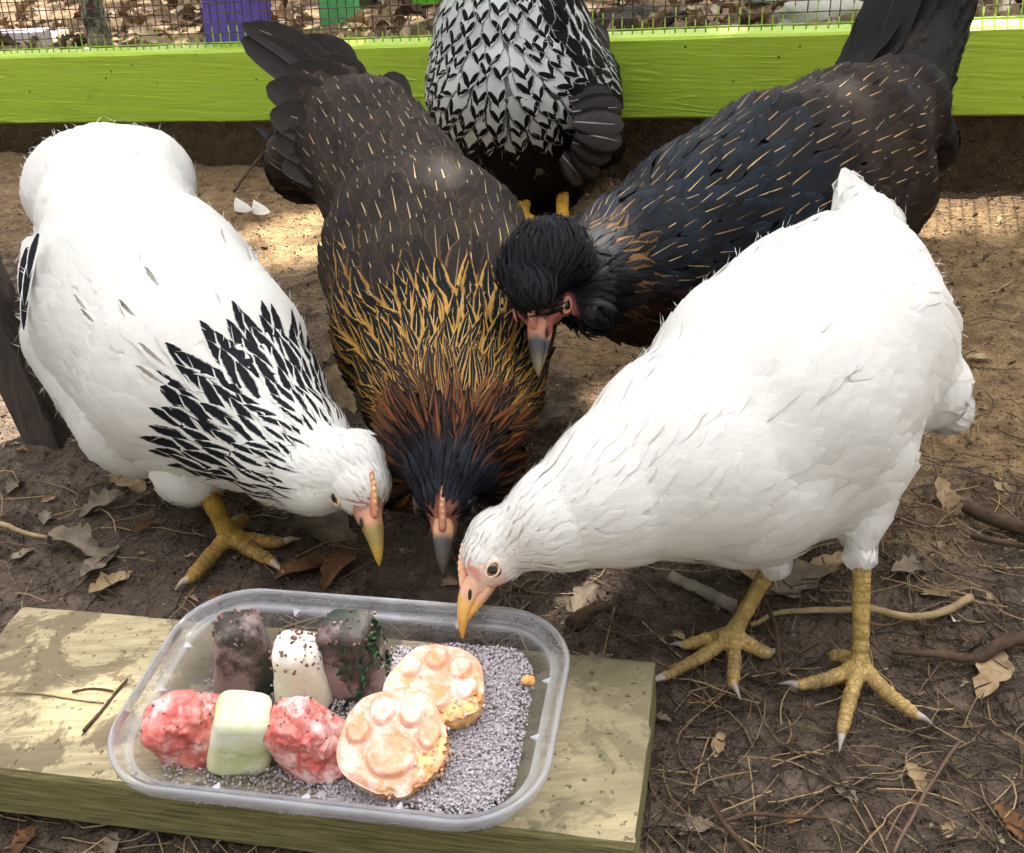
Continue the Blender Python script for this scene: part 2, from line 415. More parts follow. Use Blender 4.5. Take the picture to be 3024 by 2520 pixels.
_s, _d = rail_coord(GV[:, 0], GV[:, 1]); rail_shade = np.exp(-((_d + .03) / .13) ** 2) * sstep(.08, .02, _d)  # mask of the dark soil strip where shade under the rail is painted
obj('ground', mesh('ground', GV, GF, M_dirt, attrs={'rail_shade': rail_shade, 'outside': sstep(.02, .06, _d)}), kind='structure')

# ------------------------------------------------------------------ fence: painted rail, hardware cloth
M_green = None
def painted(name, hexa, grain_axis=None, rough=.5):
    k = NT(name); p = k.pos()
    q = k.n('Mapping', {'Vector': p, 'Rotation': (0, 0, -math.atan2(RAIL_DIR[1], RAIL_DIR[0])), 'Scale': (1, 1, 1)})
    st = k.n('Mapping', {'Vector': q, 'Scale': (3.0, 60, 60)})
    g = k.noise(2.2, 5, .65, st, dist=1.2); b = k.noise(9, 3, .5, p)
    wv = k.math('SINE', k.math('MULTIPLY', k.noise(1.1, 2, .5, k.n('Mapping', {'Vector': q, 'Scale': (2.2, 30, 30)}), dist=.6), 46.0))
    ridge = k.math('MULTIPLY', k.mapr(wv, .55, 1.0), k.mapr(b, .48, .62))
    col = k.mix(k.mapr(g, .3, .7), C(hexa) * .90, C(hexa) * 1.06)
    vz = k.n('TexVoronoi', {'Vector': p, 'Scale': 38.0}, 0)
    col = k.mix(k.math('MULTIPLY', k.mapr(vz, .085, .05), .8), col, C(hexa) * .12)
    col = k.mix(k.math('MULTIPLY', k.mapr(k.noise(22, 4, .7, p), .6, .72), .3), col, C('5b5a26'))
    k.set(Base_Color=col, Roughness=rough, Specular_IOR_Level=.35, Normal=k.bump(k.math('ADD', g, k.math('MULTIPLY', ridge, .9)), .0016, .8))
    return k.m
M_green = painted('green_paint', 'a8c43a')
RAIL_H, RAIL_T = .098, .038
fence = thing('fence', 'lime green painted fence rail with square wire mesh standing on its top edge', 'fence', RAIL_L)
u3 = np.array([0, 0, 1.0])
nseg = 40
Vr = []
for i in range(nseg + 1):
    p0 = RAIL_L + (RAIL_R - RAIL_L) * i / nseg
    for (d, z) in ((0, 0.003), (.003, 0), (RAIL_T, 0), (RAIL_T, RAIL_H), (.003, RAIL_H), (0, RAIL_H - .003)):
        j = .0006 * vnoise(np.array([i * .6, d * 90, z * 40]), 4); Vr.append(p0 + RAIL_BACK * (d + j) + u3 * (z + j))
Fr = [(i * 6 + j, i * 6 + (j + 1) % 6, i * 6 + 6 + (j + 1) % 6, i * 6 + 6 + j) for i in range(nseg) for j in range(6)] + [tuple(range(5, -1, -1)), tuple(nseg * 6 + j for j in range(6))]
obj('rail', mesh('rail', Vr, Fr, M_green, False), fence, label='lime green rail')
kw = NT('wire'); pz = kw.attr('paint', 2)
kw.set(Base_Color=kw.mix(kw.mapr(kw.noise(90, 3, .6, kw.pos()), .35, .65), C('4a3626'), C('6d5c4c')), Metallic=.35, Roughness=.6)
M_wire = kw.m
M_wirep = simple('painted_wire', C('8fae45'), .55, .3, 120)
LR = np.linalg.norm(RAIL_R - RAIL_L); PITCHW = .0127; mesh_top = .30
foot0 = RAIL_L + RAIL_BACK * .021 + u3 * RAIL_H
wlean = unit(u3 + RAIL_BACK * .12)
def wire_mesh(name, L, mat, r=.0007):
    V, Fq = tube([(0, 0, 0), (0, 0, L * .5), (0, 0, L)], r, 6); return mesh(name, V, Fq, mat)
wv_ = wire_mesh('vertical_wire', mesh_top - .03, M_wire); wp_ = wire_mesh('painted_wire_end', .03, M_wirep, .0009); wh_ = wire_mesh('horizontal_wire', LR, M_wire); whp = wire_mesh('painted_horizontal_wire', LR, M_wirep, .00085)
qv = Vector((0, 0, 1)).rotation_difference(Vector(wlean)); qh = Vector((0, 0, 1)).rotation_difference(Vector(RAIL_DIR))
for i in range(int(LR / PITCHW)):
    b0 = foot0 + RAIL_DIR * (i * PITCHW + .0012 * random.uniform(-1, 1)); cut = random.uniform(.010, .03)
    for me_, bb, sc in ((wp_, b0 - wlean * .003, (cut + .003) / .03), (wv_, b0 + wlean * cut, 1)):
        o = obj('wire' if me_ is wv_ else 'painted_wire_end', me_, fence, loc=tuple(bb - RAIL_L)); o.rotation_mode = 'QUATERNION'; o.rotation_quaternion = qv; o.scale = (1, 1, sc)
for i in range(int(mesh_top / PITCHW)):
    b0 = foot0 + wlean * (.006 + i * PITCHW) - RAIL_BACK * .0012
    o = obj('wire', whp if i < 1 else wh_, fence, loc=tuple(b0 - RAIL_L)); o.rotation_mode = 'QUATERNION'; o.rotation_quaternion = qh

# purple post, green boards, stems and stone beyond the fence
M_purple = simple('purple_paint', C('6a56b4'), .5, .12, 30, .35, .0006, 90)
M_leafgreen = simple('green_board_paint', C('5fae70'), .5, .15, 25)
M_lime2 = simple('lime_board_paint', C('6fc02a'), .5, .12, 25)
def prism(pts_px, Z_plane_pt, normal_dir, depth, lean=None):
    """a board whose front face lies in the plane through a point"""
    n = unit(normal_dir); out = []
    for x, y in pts_px:
        d = ray(x, y); t = ((Z_plane_pt - CAM) @ n) / (d @ n); out.append(CAM + d * t)
    fr = np.array(out); bk = fr - n * depth; m = len(out)
    V = np.vstack([fr, bk]); Fq = [tuple(range(m)), tuple(range(2 * m - 1, m - 1, -1))] + [(i, (i + 1) % m, m + (i + 1) % m, m + i)[::-1] for i in range(m)]
    return V, Fq
pl0 = foot0 + RAIL_BACK * .05 + RAIL_DIR * .5
pn = -RAIL_BACK
# the post: two boards nailed together, one turned
base_p = gnd(700, 175, .03)
post = thing('fence_post', 'purple painted square post behind the wire mesh', 'post', (base_p[0], base_p[1], -.05))
V, Fq = prism([(578, -420), (666, -420), (682, 225), (606, 225)], pl0, pn, .026); obj('board', mesh('board', V, Fq, M_purple, False), post)
V, Fq = prism([(667, -420), (752, -420), (772, 225), (683, 225)], pl0 - RAIL_BACK * .004, pn, .034); obj('board', mesh('board', V, Fq, M_purple, False), post)
def far_board(name, pts, dist, mat, label):
    c = np.mean(pts, 0); pt = gnd(c[0], max(p[1] for p in pts), .0) if False else pl0 + RAIL_BACK * dist
    V, Fq = prism(pts, pt, pn, .022); lo = V[:, 2].min(); o = thing(name, label, 'board', V[V[:, 2].argmin()])
    obj('plank', mesh('plank', V, Fq, mat, False), o); return o
far_board('garden_board', [(928, -300), (1010, -300), (1050, 60), (1018, 98), (980, 104), (945, 66)], .34, M_leafgreen, 'weathered green painted board with a ragged lower end beyond the mesh')
far_board('lime_board', [(1205, -300), (1290, -300), (1292, 10), (1212, 24)], .30, M_lime2, 'bright lime board top middle beyond the mesh, behind the speckled hen')
far_board('mint_board', [(2175, -300), (2290, -300), (2290, 4), (2190, 14)], .38, simple('mint_paint', C('9fd0b4'), .5), 'pale mint board at the top edge beyond the mesh')

k = NT('bark'); k.set(Base_Color=k.mix(k.mapr(k.noise(30, 6, .7, k.pos()), .4, .6), C('2f2a22'), C('7d7c66')), Roughness=.9, Normal=k.bump(k.noise(70, 5, .7, k.pos()), .004)); M_bark = k.m
def stem(px, py0, dist, r0, label, name='sapling', lean=0.0):
    d = ray(px, py0); n = RAIL_BACK; t = ((pl0 + RAIL_BACK * dist - CAM) @ n) / (d @ n); b = CAM + d * t
    zg = float(ground_z(b[0], b[1])); b[2] = zg - .02
    pts = smooth_path([b, b + [.004, 0, .05], b + [lean * .4 - .004, .01, .11], b + [lean, .01, .25], b + [lean * 2, .02, 1.2], b + [lean * 3, .05, 2.2]], 40)
    rr = np.interp(np.linspace(0, 1, 40), [0, .03, .07, .12, .5, 1], [r0 * 1.9, r0 * .8, r0 * .55, r0 * 1.15, r0, r0 * .6])
    root = thing(name, label, 'tree', b)
    V, Fq = tube(pts, rr, 12, .35, 5); obj('trunk', mesh('trunk', V, Fq, M_bark), root)
    VV = []; FF = []
    for i in range(260):
        c = pts[-1] + RNG.normal(0, [.5, .5, .3]); a, b2 = unit(RNG.normal(size=3)) * .05, unit(RNG.normal(size=3)) * .025
        o_ = len(VV); VV += [c - a, c + b2, c + a, c - b2]; FF.append((o_, o_ + 1, o_ + 2, o_ + 3))
    obj('crown', mesh('crown', VV, FF, M_leaf), root); return root
k = NT('leaf_green'); k.set(Base_Color=k.mix(k.noise(3, 2, .5, k.pos()), C('33501c'), C('6c8c38')), Roughness=.5); M_leaf = k.m
stem(300, 165, .16, .016, 'lichen covered thin sapling behind the mesh, left of the purple post', lean=.02)
stem(1085, 70, .5, .02, 'dark thin trunk at the top edge between green boards', lean=.0)
k = NT('stone'); k.set(Base_Color=k.mix(k.noise(25, 5, .6, k.pos()), C('8f8a80'), C('c9c5bb')), Roughness=.85, Normal=k.bump(k.noise(80, 5, .6, k.pos()), .002)); M_stone = k.m
def blob(center, R3, seed, rough=.15, n=(28, 18), rot=0.0):
    th = np.linspace(0, 2 * pi, n[0], endpoint=False); ph = np.linspace(-pi / 2, pi / 2, n[1]); T, Ph = np.meshgrid(th, ph, indexing='ij')
    D = np.stack([np.cos(Ph) * np.cos(T), np.cos(Ph) * np.sin(T), np.sin(Ph)], -1); r = 1 + rough * fbm(D * 1.6 + seed * 7.7, 4, seed)
    V = D * r[..., None] * np.asarray(R3); c, s_ = cos(rot), sin(rot); V = np.stack([V[..., 0] * c - V[..., 1] * s_, V[..., 0] * s_ + V[..., 1] * c, V[..., 2]], -1) + center
    Fq = [(i * n[1] + j, ((i + 1) % n[0]) * n[1] + j, ((i + 1) % n[0]) * n[1] + j + 1, i * n[1] + j + 1) for i in range(n[0]) for j in range(n[1] - 1)]
    return V.reshape(-1, 3), np.array(Fq)
def on_far(px, py, z=.03): return gnd(px, py, z)
c0 = gnd(2430, 42, .125); V, Fq = blob(c0, (.062, .035, .024), 3, .25, rot=-.1); tag(obj('stone', mesh('stone', V, Fq, M_stone)), 'flat pale grey stone beyond the wire mesh', 'stone')
c0 = gnd(1850, 90, .095); V, Fq = blob(c0, (.06, .05, .035), 9, .5); k = NT('soil_clod'); k.set(Base_Color=C('3a3029'), Roughness=.95, Normal=k.bump(k.noise(120, 5, .7, k.pos()), .006)); tag(obj('soil_mound', mesh('soil_mound', V, Fq, k.m)), 'dark lump of soil behind the mesh beside the speckled hen', 'soil')
c0 = gnd(60, 128, .062); Vb, Fb = join([(np.array([c0 + RAIL_DIR * a + RAIL_BACK * b + u3 * c for a in (-.10, .045) for b in (0, .03) for c in (-.01, .018)]), [(0, 1, 3, 2), (4, 6, 7, 5), (0, 4, 5, 1), (2, 3, 7, 6), (0, 2, 6, 4), (1, 5, 7, 3)])])
tag(bevel(obj('pale_plank', mesh('pale_plank', Vb, Fb, simple('weathered_wood', C('b9aeb4'), .8, .2, 30), False))), 'weathered pale plank end lying beyond the mesh at left edge', 'plank')

# dark leaning stake at the left edge
k = NT('dark_wood'); q = k.n('Mapping', {'Vector': k.coord(3), 'Scale': (60, 60, 6)}); g = k.noise(2, 5, .65, q, dist=.4)
k.set(Base_Color=k.mix(k.mapr(g, .3, .7), C('1e1815'), C('463a31')), Roughness=.85, Normal=k.bump(g, .001)); M_dark = k.m
sb = gnd(168, 1318, -.01); st = at(-190, 560, .80)
stake = thing('wooden_stake', 'dark weathered timber stake leaning at the left edge beside the white hen', 'stake', sb)
ax = unit(st - sb); fx = unit(cvec(.93, .05, .35) - ax * (cvec(.93, .05, .35) @ ax)); fy = np.cross(ax, fx)
hw, hd = .0165, .014
cor = [sb + ax * h + fx * a + fy * b for h in (-.01, np.linalg.norm(st - sb)) for a, b in ((-hw, -hd), (hw, -hd), (hw, hd), (-hw, hd))]
so = bevel(obj('timber', box_me('timber', cor, M_dark), stake), .0015)
Bp = at(30, 957, .775); nn = unit(cvec(0, 0, 1) - ax * (cvec(0, 0, 1) @ ax))
_d = max((fy @ nn, 1), (-fy @ nn, -1)); faced = fy * _d[1]
bc = sb + ax * ((Bp - sb) @ ax) + faced * hd + fx * -.002
V, Fq = tube([bc - faced * .003, bc + faced * .003, bc + faced * .0045], [.0055, .0055, .003], 14); kk = NT('galvanised'); kk.set(Base_Color=C('8a8378'), Metallic=.8, Roughness=.5)
obj('bolt', mesh('bolt', V, Fq, kk.m), stake)

# ------------------------------------------------------------------ the plank
BT = .037
k = NT('plank_wood'); p = k.pos()
q = k.n('Mapping', {'Vector': p, 'Rotation': (0, 0, rad(12.8)), 'Scale': (14, 120, 120)}); g = k.noise(2.0, 6, .7, q, dist=.25)
n1, n2, n3 = k.noise(21, 6, .68, p, dist=.4), k.noise(70, 5, .65, p), k.noise(240, 3, .6, p)
sy0 = k.t.nodes.new('ShaderNodeSeparateXYZ'); k.t.links.new(p, sy0.inputs[0]); sy_ = k.math('ADD', sy0.outputs[1], k.math('MULTIPLY', sy0.outputs[0], .22))
c = k.mix(k.mapr(g, .25, .8), C('8d8062'), C('bdae88'))
c = k.mix(k.math('MULTIPLY', k.mapr(k.math('ADD', n1, k.math('MULTIPLY', k.math('SUBTRACT', sy_, .40), .9)), .47, .52), .85), c, k.mix(n2, C('5f533f'), C('7c6e57')))
sx_ = k.t.nodes.new('ShaderNodeSeparateXYZ'); k.t.links.new(p, sx_.inputs[0]); wet = k.mapr(k.math('ADD', sx_.outputs[0], k.math('MULTIPLY', k.math('SUBTRACT', n1, .5), .16)), -.03, .045)
c = k.mix(k.math('MULTIPLY', wet, .65), c, k.mix(n2, C('5e5641'), C('8a8163')))
c = k.mix(k.math('MULTIPLY', k.mapr(n2, .58, .66), .45), c, C('544a36'))
c = k.mix(k.math('MULTIPLY', k.mapr(n3, .62, .68), .75), c, C('3d3323'))
nz = k.t.nodes.new('ShaderNodeSeparateXYZ'); k.t.links.new(k.n('NewGeometry', out=1), nz.inputs[0])
side = k.mapr(nz.outputs[2], .75, .35)
algae = k.mix(k.mapr(k.noise(3, 5, .65, k.n('Mapping', {'Vector': p, 'Rotation': (0, 0, rad(12.8)), 'Scale': (10, 10, 190)})), .3, .7), C('544e33'), C('8d8458'))
c = k.mix(side, c, algae)
k.set(Base_Color=c, Roughness=.8, Specular_IOR_Level=.2, Normal=k.bump(k.math('ADD', g, k.math('MULTIPLY', n3, .5)), .0012, .8)); M_plank = k.m
BL, BR = gnd(75, 1783, BT), gnd(1932, 1945, BT); FR_, FL_ = gnd(1805, 2560, BT), gnd(0, 2268, BT)
bx = unit(BR - BL); by = np.array([-bx[1], bx[0], 0.]); wid = float((BL - FL_) @ by); LB = np.linalg.norm(BR - BL)
NB, MB_ = 44, 16; Vp = []
sec = [(-wid + .003, 0), (-wid, .003), (-wid, BT - .005), (-wid + .0015, BT - .0015), (-wid + .006, BT)] + [(-wid + .006 + (wid - .010) * i / 9, BT) for i in range(1, 10)] + [(-.0015, BT - .001), (0, BT - .004), (0, .003), (-.003, 0)]
for i in range(NB + 1):
    t_ = i / NB
    for (b, z) in sec:
        s_ = t_ * LB; s_ += (.0035 if t_ > .98 else 0) * float(vnoise(np.array([b * 60, z * 70, 1.]), 3))
        sk = -.034 * (t_ > .5) * 0
        w = BL + bx * s_ + by * b; w[2] = z + .0007 * float(fbm(np.array([s_ * 25, b * 80, z * 60]), 3, 6)); Vp.append(w)
m_ = len(sec)
Fp = [(i * m_ + j, i * m_ + (j + 1) % m_, (i + 1) * m_ + (j + 1) % m_, (i + 1) * m_ + j)[::-1] for i in range(NB) for j in range(m_)] + [tuple(range(m_)), tuple(NB * m_ + j for j in range(m_))[::-1]]
o = obj('plank', mesh('plank', Vp, Fp, M_plank, False)); tag(o, 'weathered yellowish plank lying on the dirt under the plastic tub', 'plank')
o.data.polygons.foreach_set('use_smooth', np.zeros(len(o.data.polygons), bool))

# ------------------------------------------------------------------ hens
M_feather = feather_material()
def vcol_material(name, rough=.5, spec=.35, bump_scale=0, bump_d=0.0, sss=0.0, band=False):
    k = NT(name); c = k.attr('col'); n = k.noise(420, 3, .6, k.pos())
    c = k.mix(k.mapr(n, .3, .7, 0, .35), c, k.mix(1.0, c, (.6, .52, .45), 'MULTIPLY'))
    k.set(Base_Color=c, Roughness=rough, Specular_IOR_Level=spec)
    if False: k.set(Subsurface_Weight=sss, Subsurface_Radius=(.004, .0015, .001), Subsurface_Scale=1.0)
    if bump_scale: k.set(Normal=k.bump(k.noise(bump_scale, 3, .6, k.pos()), bump_d))
    if band:
        s_ = k.attr('along', 2); vor = k.n('TexVoronoi', {'Vector': k.pos(), 'Scale': 300.0}, 0, feature='DISTANCE_TO_EDGE')
        w = k.math('SINE', k.math('MULTIPLY', s_, 2 * pi / .0030))
        gap = k.math('MAXIMUM', k.mapr(w, -.55, -.95), k.mapr(vor, .10, .02))
        k.set(Base_Color=k.mix(k.math('MULTIPLY', gap, .5), c, k.mix(1.0, c, (.45, .42, .38), 'MULTIPLY')), Normal=k.bump(k.math('SUBTRACT', 1.0, gap), .0005, .8))
    return k.m
M_skin = vcol_material('skin', .6, .3, 900, .0004, .15)
M_beak = vcol_material('beak', .35, .45, 300, .0002)
M_comb = vcol_material('comb', .45, .4, 1500, .0004, .25)
M_eye = vcol_material('eye', .06, .6)
M_leg = vcol_material('scaly_leg', .5, .4, band=True)
M_claw = vcol_material('claw', .4, .4)

def loft(rings, closed=True):
    n = len(rings); m = len(rings[0]); V = np.vstack(rings)
    Fq = [(i * m + j, i * m + (j + 1) % m, (i + 1) * m + (j + 1) % m, (i + 1) * m + j) for i in range(n - 1) for j in range(m)]
    return V, Fq + [tuple(range(m))[::-1], tuple((n - 1) * m + j for j in range(m))]
class Head:
    def __init__(s, eye_px, Z, fwd, up, sc, side):
        s.f = unit(cvec(*fwd)); u = cvec(*up); s.u = unit(u - s.f * (u @ s.f)); s.l = np.cross(s.u, s.f); s.s = sc
        s.o = at(eye_px[0], eye_px[1], Z) - (s.l * side * .0135) * sc
    def p(s, x, y, z): return s.o + s.s * (s.f * x + s.l * y + s.u * z)
    def local(s, P):
        q = (P - s.o) / s.s; return np.stack([q @ s.f, q @ s.l, q @ s.u], -1)
    def prims(s, body, neck, r_neck, t0):
        fl = -s.f
        body.cone(neck, s.p(-.013, 0, .002), r_neck, .0165 * s.s, t0, .93, fine=True)
        body.cone(s.p(-.013, 0, .002), s.p(-.004, 0, .002), .0165 * s.s, .0145 * s.s, .93, .97, fl, True)
        body.cone(s.p(-.004, 0, .001), s.p(.011, 0, -.0015), .0135 * s.s, .0066 * s.s, .97, 1.0, fl, True)
    def parts(s, root, beak_cols, comb_col, iris, open_=0.0, comb_h=1.0, comb_tip=None, bs=1.0, bl=1.0):
        sc = s.s; up = []; lo = []
        N = 20
        for q in np.linspace(0, 1, N):
            x = .0085 + .0275 * q; z = .0004 - .0088 * q ** 2.0; w = .0060 * (1 - q ** 2.1) ** .85 + .0004; hu = .0062 * (1 - q ** 2.0) ** .85 + .0005; hd = .0032 * (1 - q) ** .6 + .0008
            w, hu, x = w * bs, hu * bs, .0085 + (x - .0085) * bl
            up.append(np.array([s.p(x, w * cos(a), z + (hu if sin(a) > 0 else hd) * sin(a)) for a in np.linspace(0, 2 * pi, 16, endpoint=False)]))
        ca, sa = cos(open_), sin(open_)
        for q in np.linspace(0, 1, N):
            x = .001 + .0225 * q; z = -.0022 - .0010 * q ** 2; w = .0062 * (1 - q ** 1.3) ** .6 + .0004; h = .0040 * (1 - q) ** .6 + .0004
            x, z = .007 + x * ca + z * sa, -.002 - x * sa + z * ca - .0035 * q * 0
            w, h, x = w * bs, h * bs, .0085 + (x - .0085) * bl
            lo.append(np.array([s.p(x, w * cos(a), z + h * sin(a)) for a in np.linspace(0, 2 * pi, 12, endpoint=False)]))
        def grad3(n, m):
            q = np.repeat(np.linspace(0, 1, n), m); b, mi, t = [np.asarray(c) for c in beak_cols]
            w1 = sstep(.30, .48, q)[:, None]; w2 = sstep(.55, .95, q)[:, None]; return (b * (1 - w1) + mi * w1) * (1 - w2) + t * w2
        V, Fq = loft(up); bk = obj('beak', mesh('beak', V, Fq, M_beak, attrs={'col': grad3(N, 16)}), root)
        for sd in (-1, 1):
            V, Fq = blob(np.zeros(3), (.0024, .0007, .0011), 2, .1, (12, 8)); Vn = np.array([s.p(.0165 + v[0], sd * (.0060) + v[1], .0012 + v[2] - v[0] * .5) for v in V])
            obj('nostril', mesh('nostril', Vn, Fq, M_beak, attrs={'col': np.tile(C('2a1a12'), (len(Vn), 1))}), bk)
        V, Fq = loft(lo); obj('lower_beak', mesh('lower_beak', V, Fq, M_beak, attrs={'col': grad3(N, 12)}), root)
        cb = Body(.0006 * sc); pts = [(.0150, .0052), (.0115, .0078), (.008, .0104), (.004, .0128), (.000, .0150)]
        for i in range(4): cb.cone(s.p(pts[i][0], 0, pts[i][1]), s.p(pts[i + 1][0], 0, pts[i + 1][1]), (.0018 - .0002 * i) * sc, (.0016 - .0002 * i) * sc, 0, 1)
        for i in range(7):
            q = i / 6 * 3.9; j = int(q); f_ = q - j; x = pts[j][0] + (pts[j + 1][0] - pts[j][0]) * f_; z = pts[j][1] + (pts[j + 1][1] - pts[j][1]) * f_
            h = (.0010 + .0024 * sin(pi * (i + 1) / 7.5)) * comb_h
            cb.cone(s.p(x, 0, z), s.p(x - .0012, .0002 * (-1) ** i, z + .0012 + h), .0016 * sc, .0009 * sc, 0, 1)
        V, Fq = cb.polygonise(.0008 * sc); loc = s.local(V); zz = sstep(.0, .006, loc[:, 2] - np.interp(loc[:, 0], [.000, .0150], [.0150, .0052]))[:, None]
        ct = np.asarray(comb_col); tp = ct * np.array([1.25, 1.5, 1.4]) if comb_tip is None else np.asarray(comb_tip)
        obj('comb', mesh('comb', V, Fq, M_comb, attrs={'col': np.clip(ct * (1 - zz) + tp * zz, 0, .9)}), root)
        for sd in (-1, 1):
            n, m = 26, 22; th = np.linspace(0, pi, m); A = np.linspace(0, 2 * pi, n, endpoint=False); ec = (.0, sd * .0108, .0); ax = unit([.18, sd, .10])
            e1 = unit(np.cross(ax, [0, 0, 1])); e2 = np.cross(ax, e1); V = []; cc = []
            for a in A:
                for t in th:
                    d = ax * cos(t) + (e1 * cos(a) + e2 * sin(a)) * sin(t); V.append(s.p(*(np.array(ec) + d * .0047)))
                    cc.append(C('060505') if t < .46 else (np.asarray(iris) if t < .74 else C('2a1a10')))
            Fq = [(i * m + j, ((i + 1) % n) * m + j, ((i + 1) % n) * m + j + 1, i * m + j + 1) for i in range(n) for j in range(m - 1)]
            ey = obj('eye', mesh('eye', V, np.array(Fq), M_eye, attrs={'col': cc}), root)
            lid = []
            for t in np.linspace(0, 2 * pi, 28, endpoint=False):
                d = ax * cos(.80) + (e1 * cos(t) * 1.22 + e2 * sin(t) * .80) * sin(.80); c_ = np.array(ec) + d * .0048
                rr_ = unit(d - ax * (d @ ax)); lid.append(np.array([s.p(*(c_ + (rr_ * cos(b) + ax * sin(b)) * .0008)) for b in np.linspace(0, 2 * pi, 8, endpoint=False)]))
            lid.append(lid[0]); V, Fq = loft(lid); Fq = Fq[:-2]
            obj('eyelid', mesh('eyelid', V, Fq, M_skin, attrs={'col': np.tile(np.asarray(s.lid), (len(V), 1))}), ey)

def leg(root, hock, ankle, toes, r=.0045, col=None, claw='b9a58c'):
    """a scaly shank with its toes; claws are parts of the leg"""
    col = C('b98f35') if col is None else col
    b = Body(.0012); b.cone(hock, ankle, r * 1.12, r * 1.0, 0, np.linalg.norm(np.subtract(hock, ankle)))
    claws = []
    for tp in toes:
        tp = [np.asarray(q, float) for q in tp]; sp_ = smooth_path([np.asarray(ankle) - [0, 0, r * .2]] + tp[:-1], 7); dist = 0
        rad_ = np.linspace(r * .92, r * .60, 7); rad_[3] *= 1.08; rad_[5] *= 1.06
        for i in range(6):
            d2 = dist + np.linalg.norm(sp_[i + 1] - sp_[i]); b.cone(sp_[i], sp_[i + 1], rad_[i], rad_[i + 1], dist, d2); dist = d2
        cl = [sp_[-1], (sp_[-1] + tp[-1]) / 2 + [0, 0, r * .30], tp[-1]]; claws.append((smooth_path(cl, 9), r * .55))
    V, Fq = b.polygonise(.0016); fl, al, _ = b.flow(V); g = b.grad(V)
    V = V + g * (.00022 * np.sin(al * 2 * pi / .0030))[:, None]
    nz_ = vnoise(V * 160, 5)[:, None]; cl_ = np.asarray(col) * (1 + .22 * nz_)
    lo_ = sstep(.02, .0, V[:, 2])[:, None]; cl_ = cl_ * (1 - .35 * lo_) + C('c9a070') * .35 * lo_; mud = (sstep(.0, .5, vnoise(V * 90, 9)) * sstep(.016, .002, V[:, 2]) * .7)[:, None]; cl_ = cl_ * (1 - mud) + C('4a3b2c') * mud
    o = obj('leg', mesh('leg', V, Fq, M_leg, attrs={'col': np.clip(cl_, 0, 1), 'along': al}), root)
    for pth, rr_ in claws:
        V, Fq = tube(pth, np.linspace(rr_, rr_ * .12, 9), 10); obj('claw', mesh('claw', V, Fq, M_claw, attrs={'col': np.tile(C(claw), (len(V), 1)) * np.linspace(1.0, .75, len(V))[:, None]}), o)
    return o
def foot_px(root, hock_px, ankle_px, toes_px, r=.0045, col=None, z=.0045, claw='b9a58c', ank_z=.012):
    a = gnd(*ankle_px, ank_z); hk = at(*hock_px)
    toes = [[gnd(x, y, zz) for x, y, zz in t] for t in toes_px]
    return leg(root, hk, a, toes, r, col, claw)

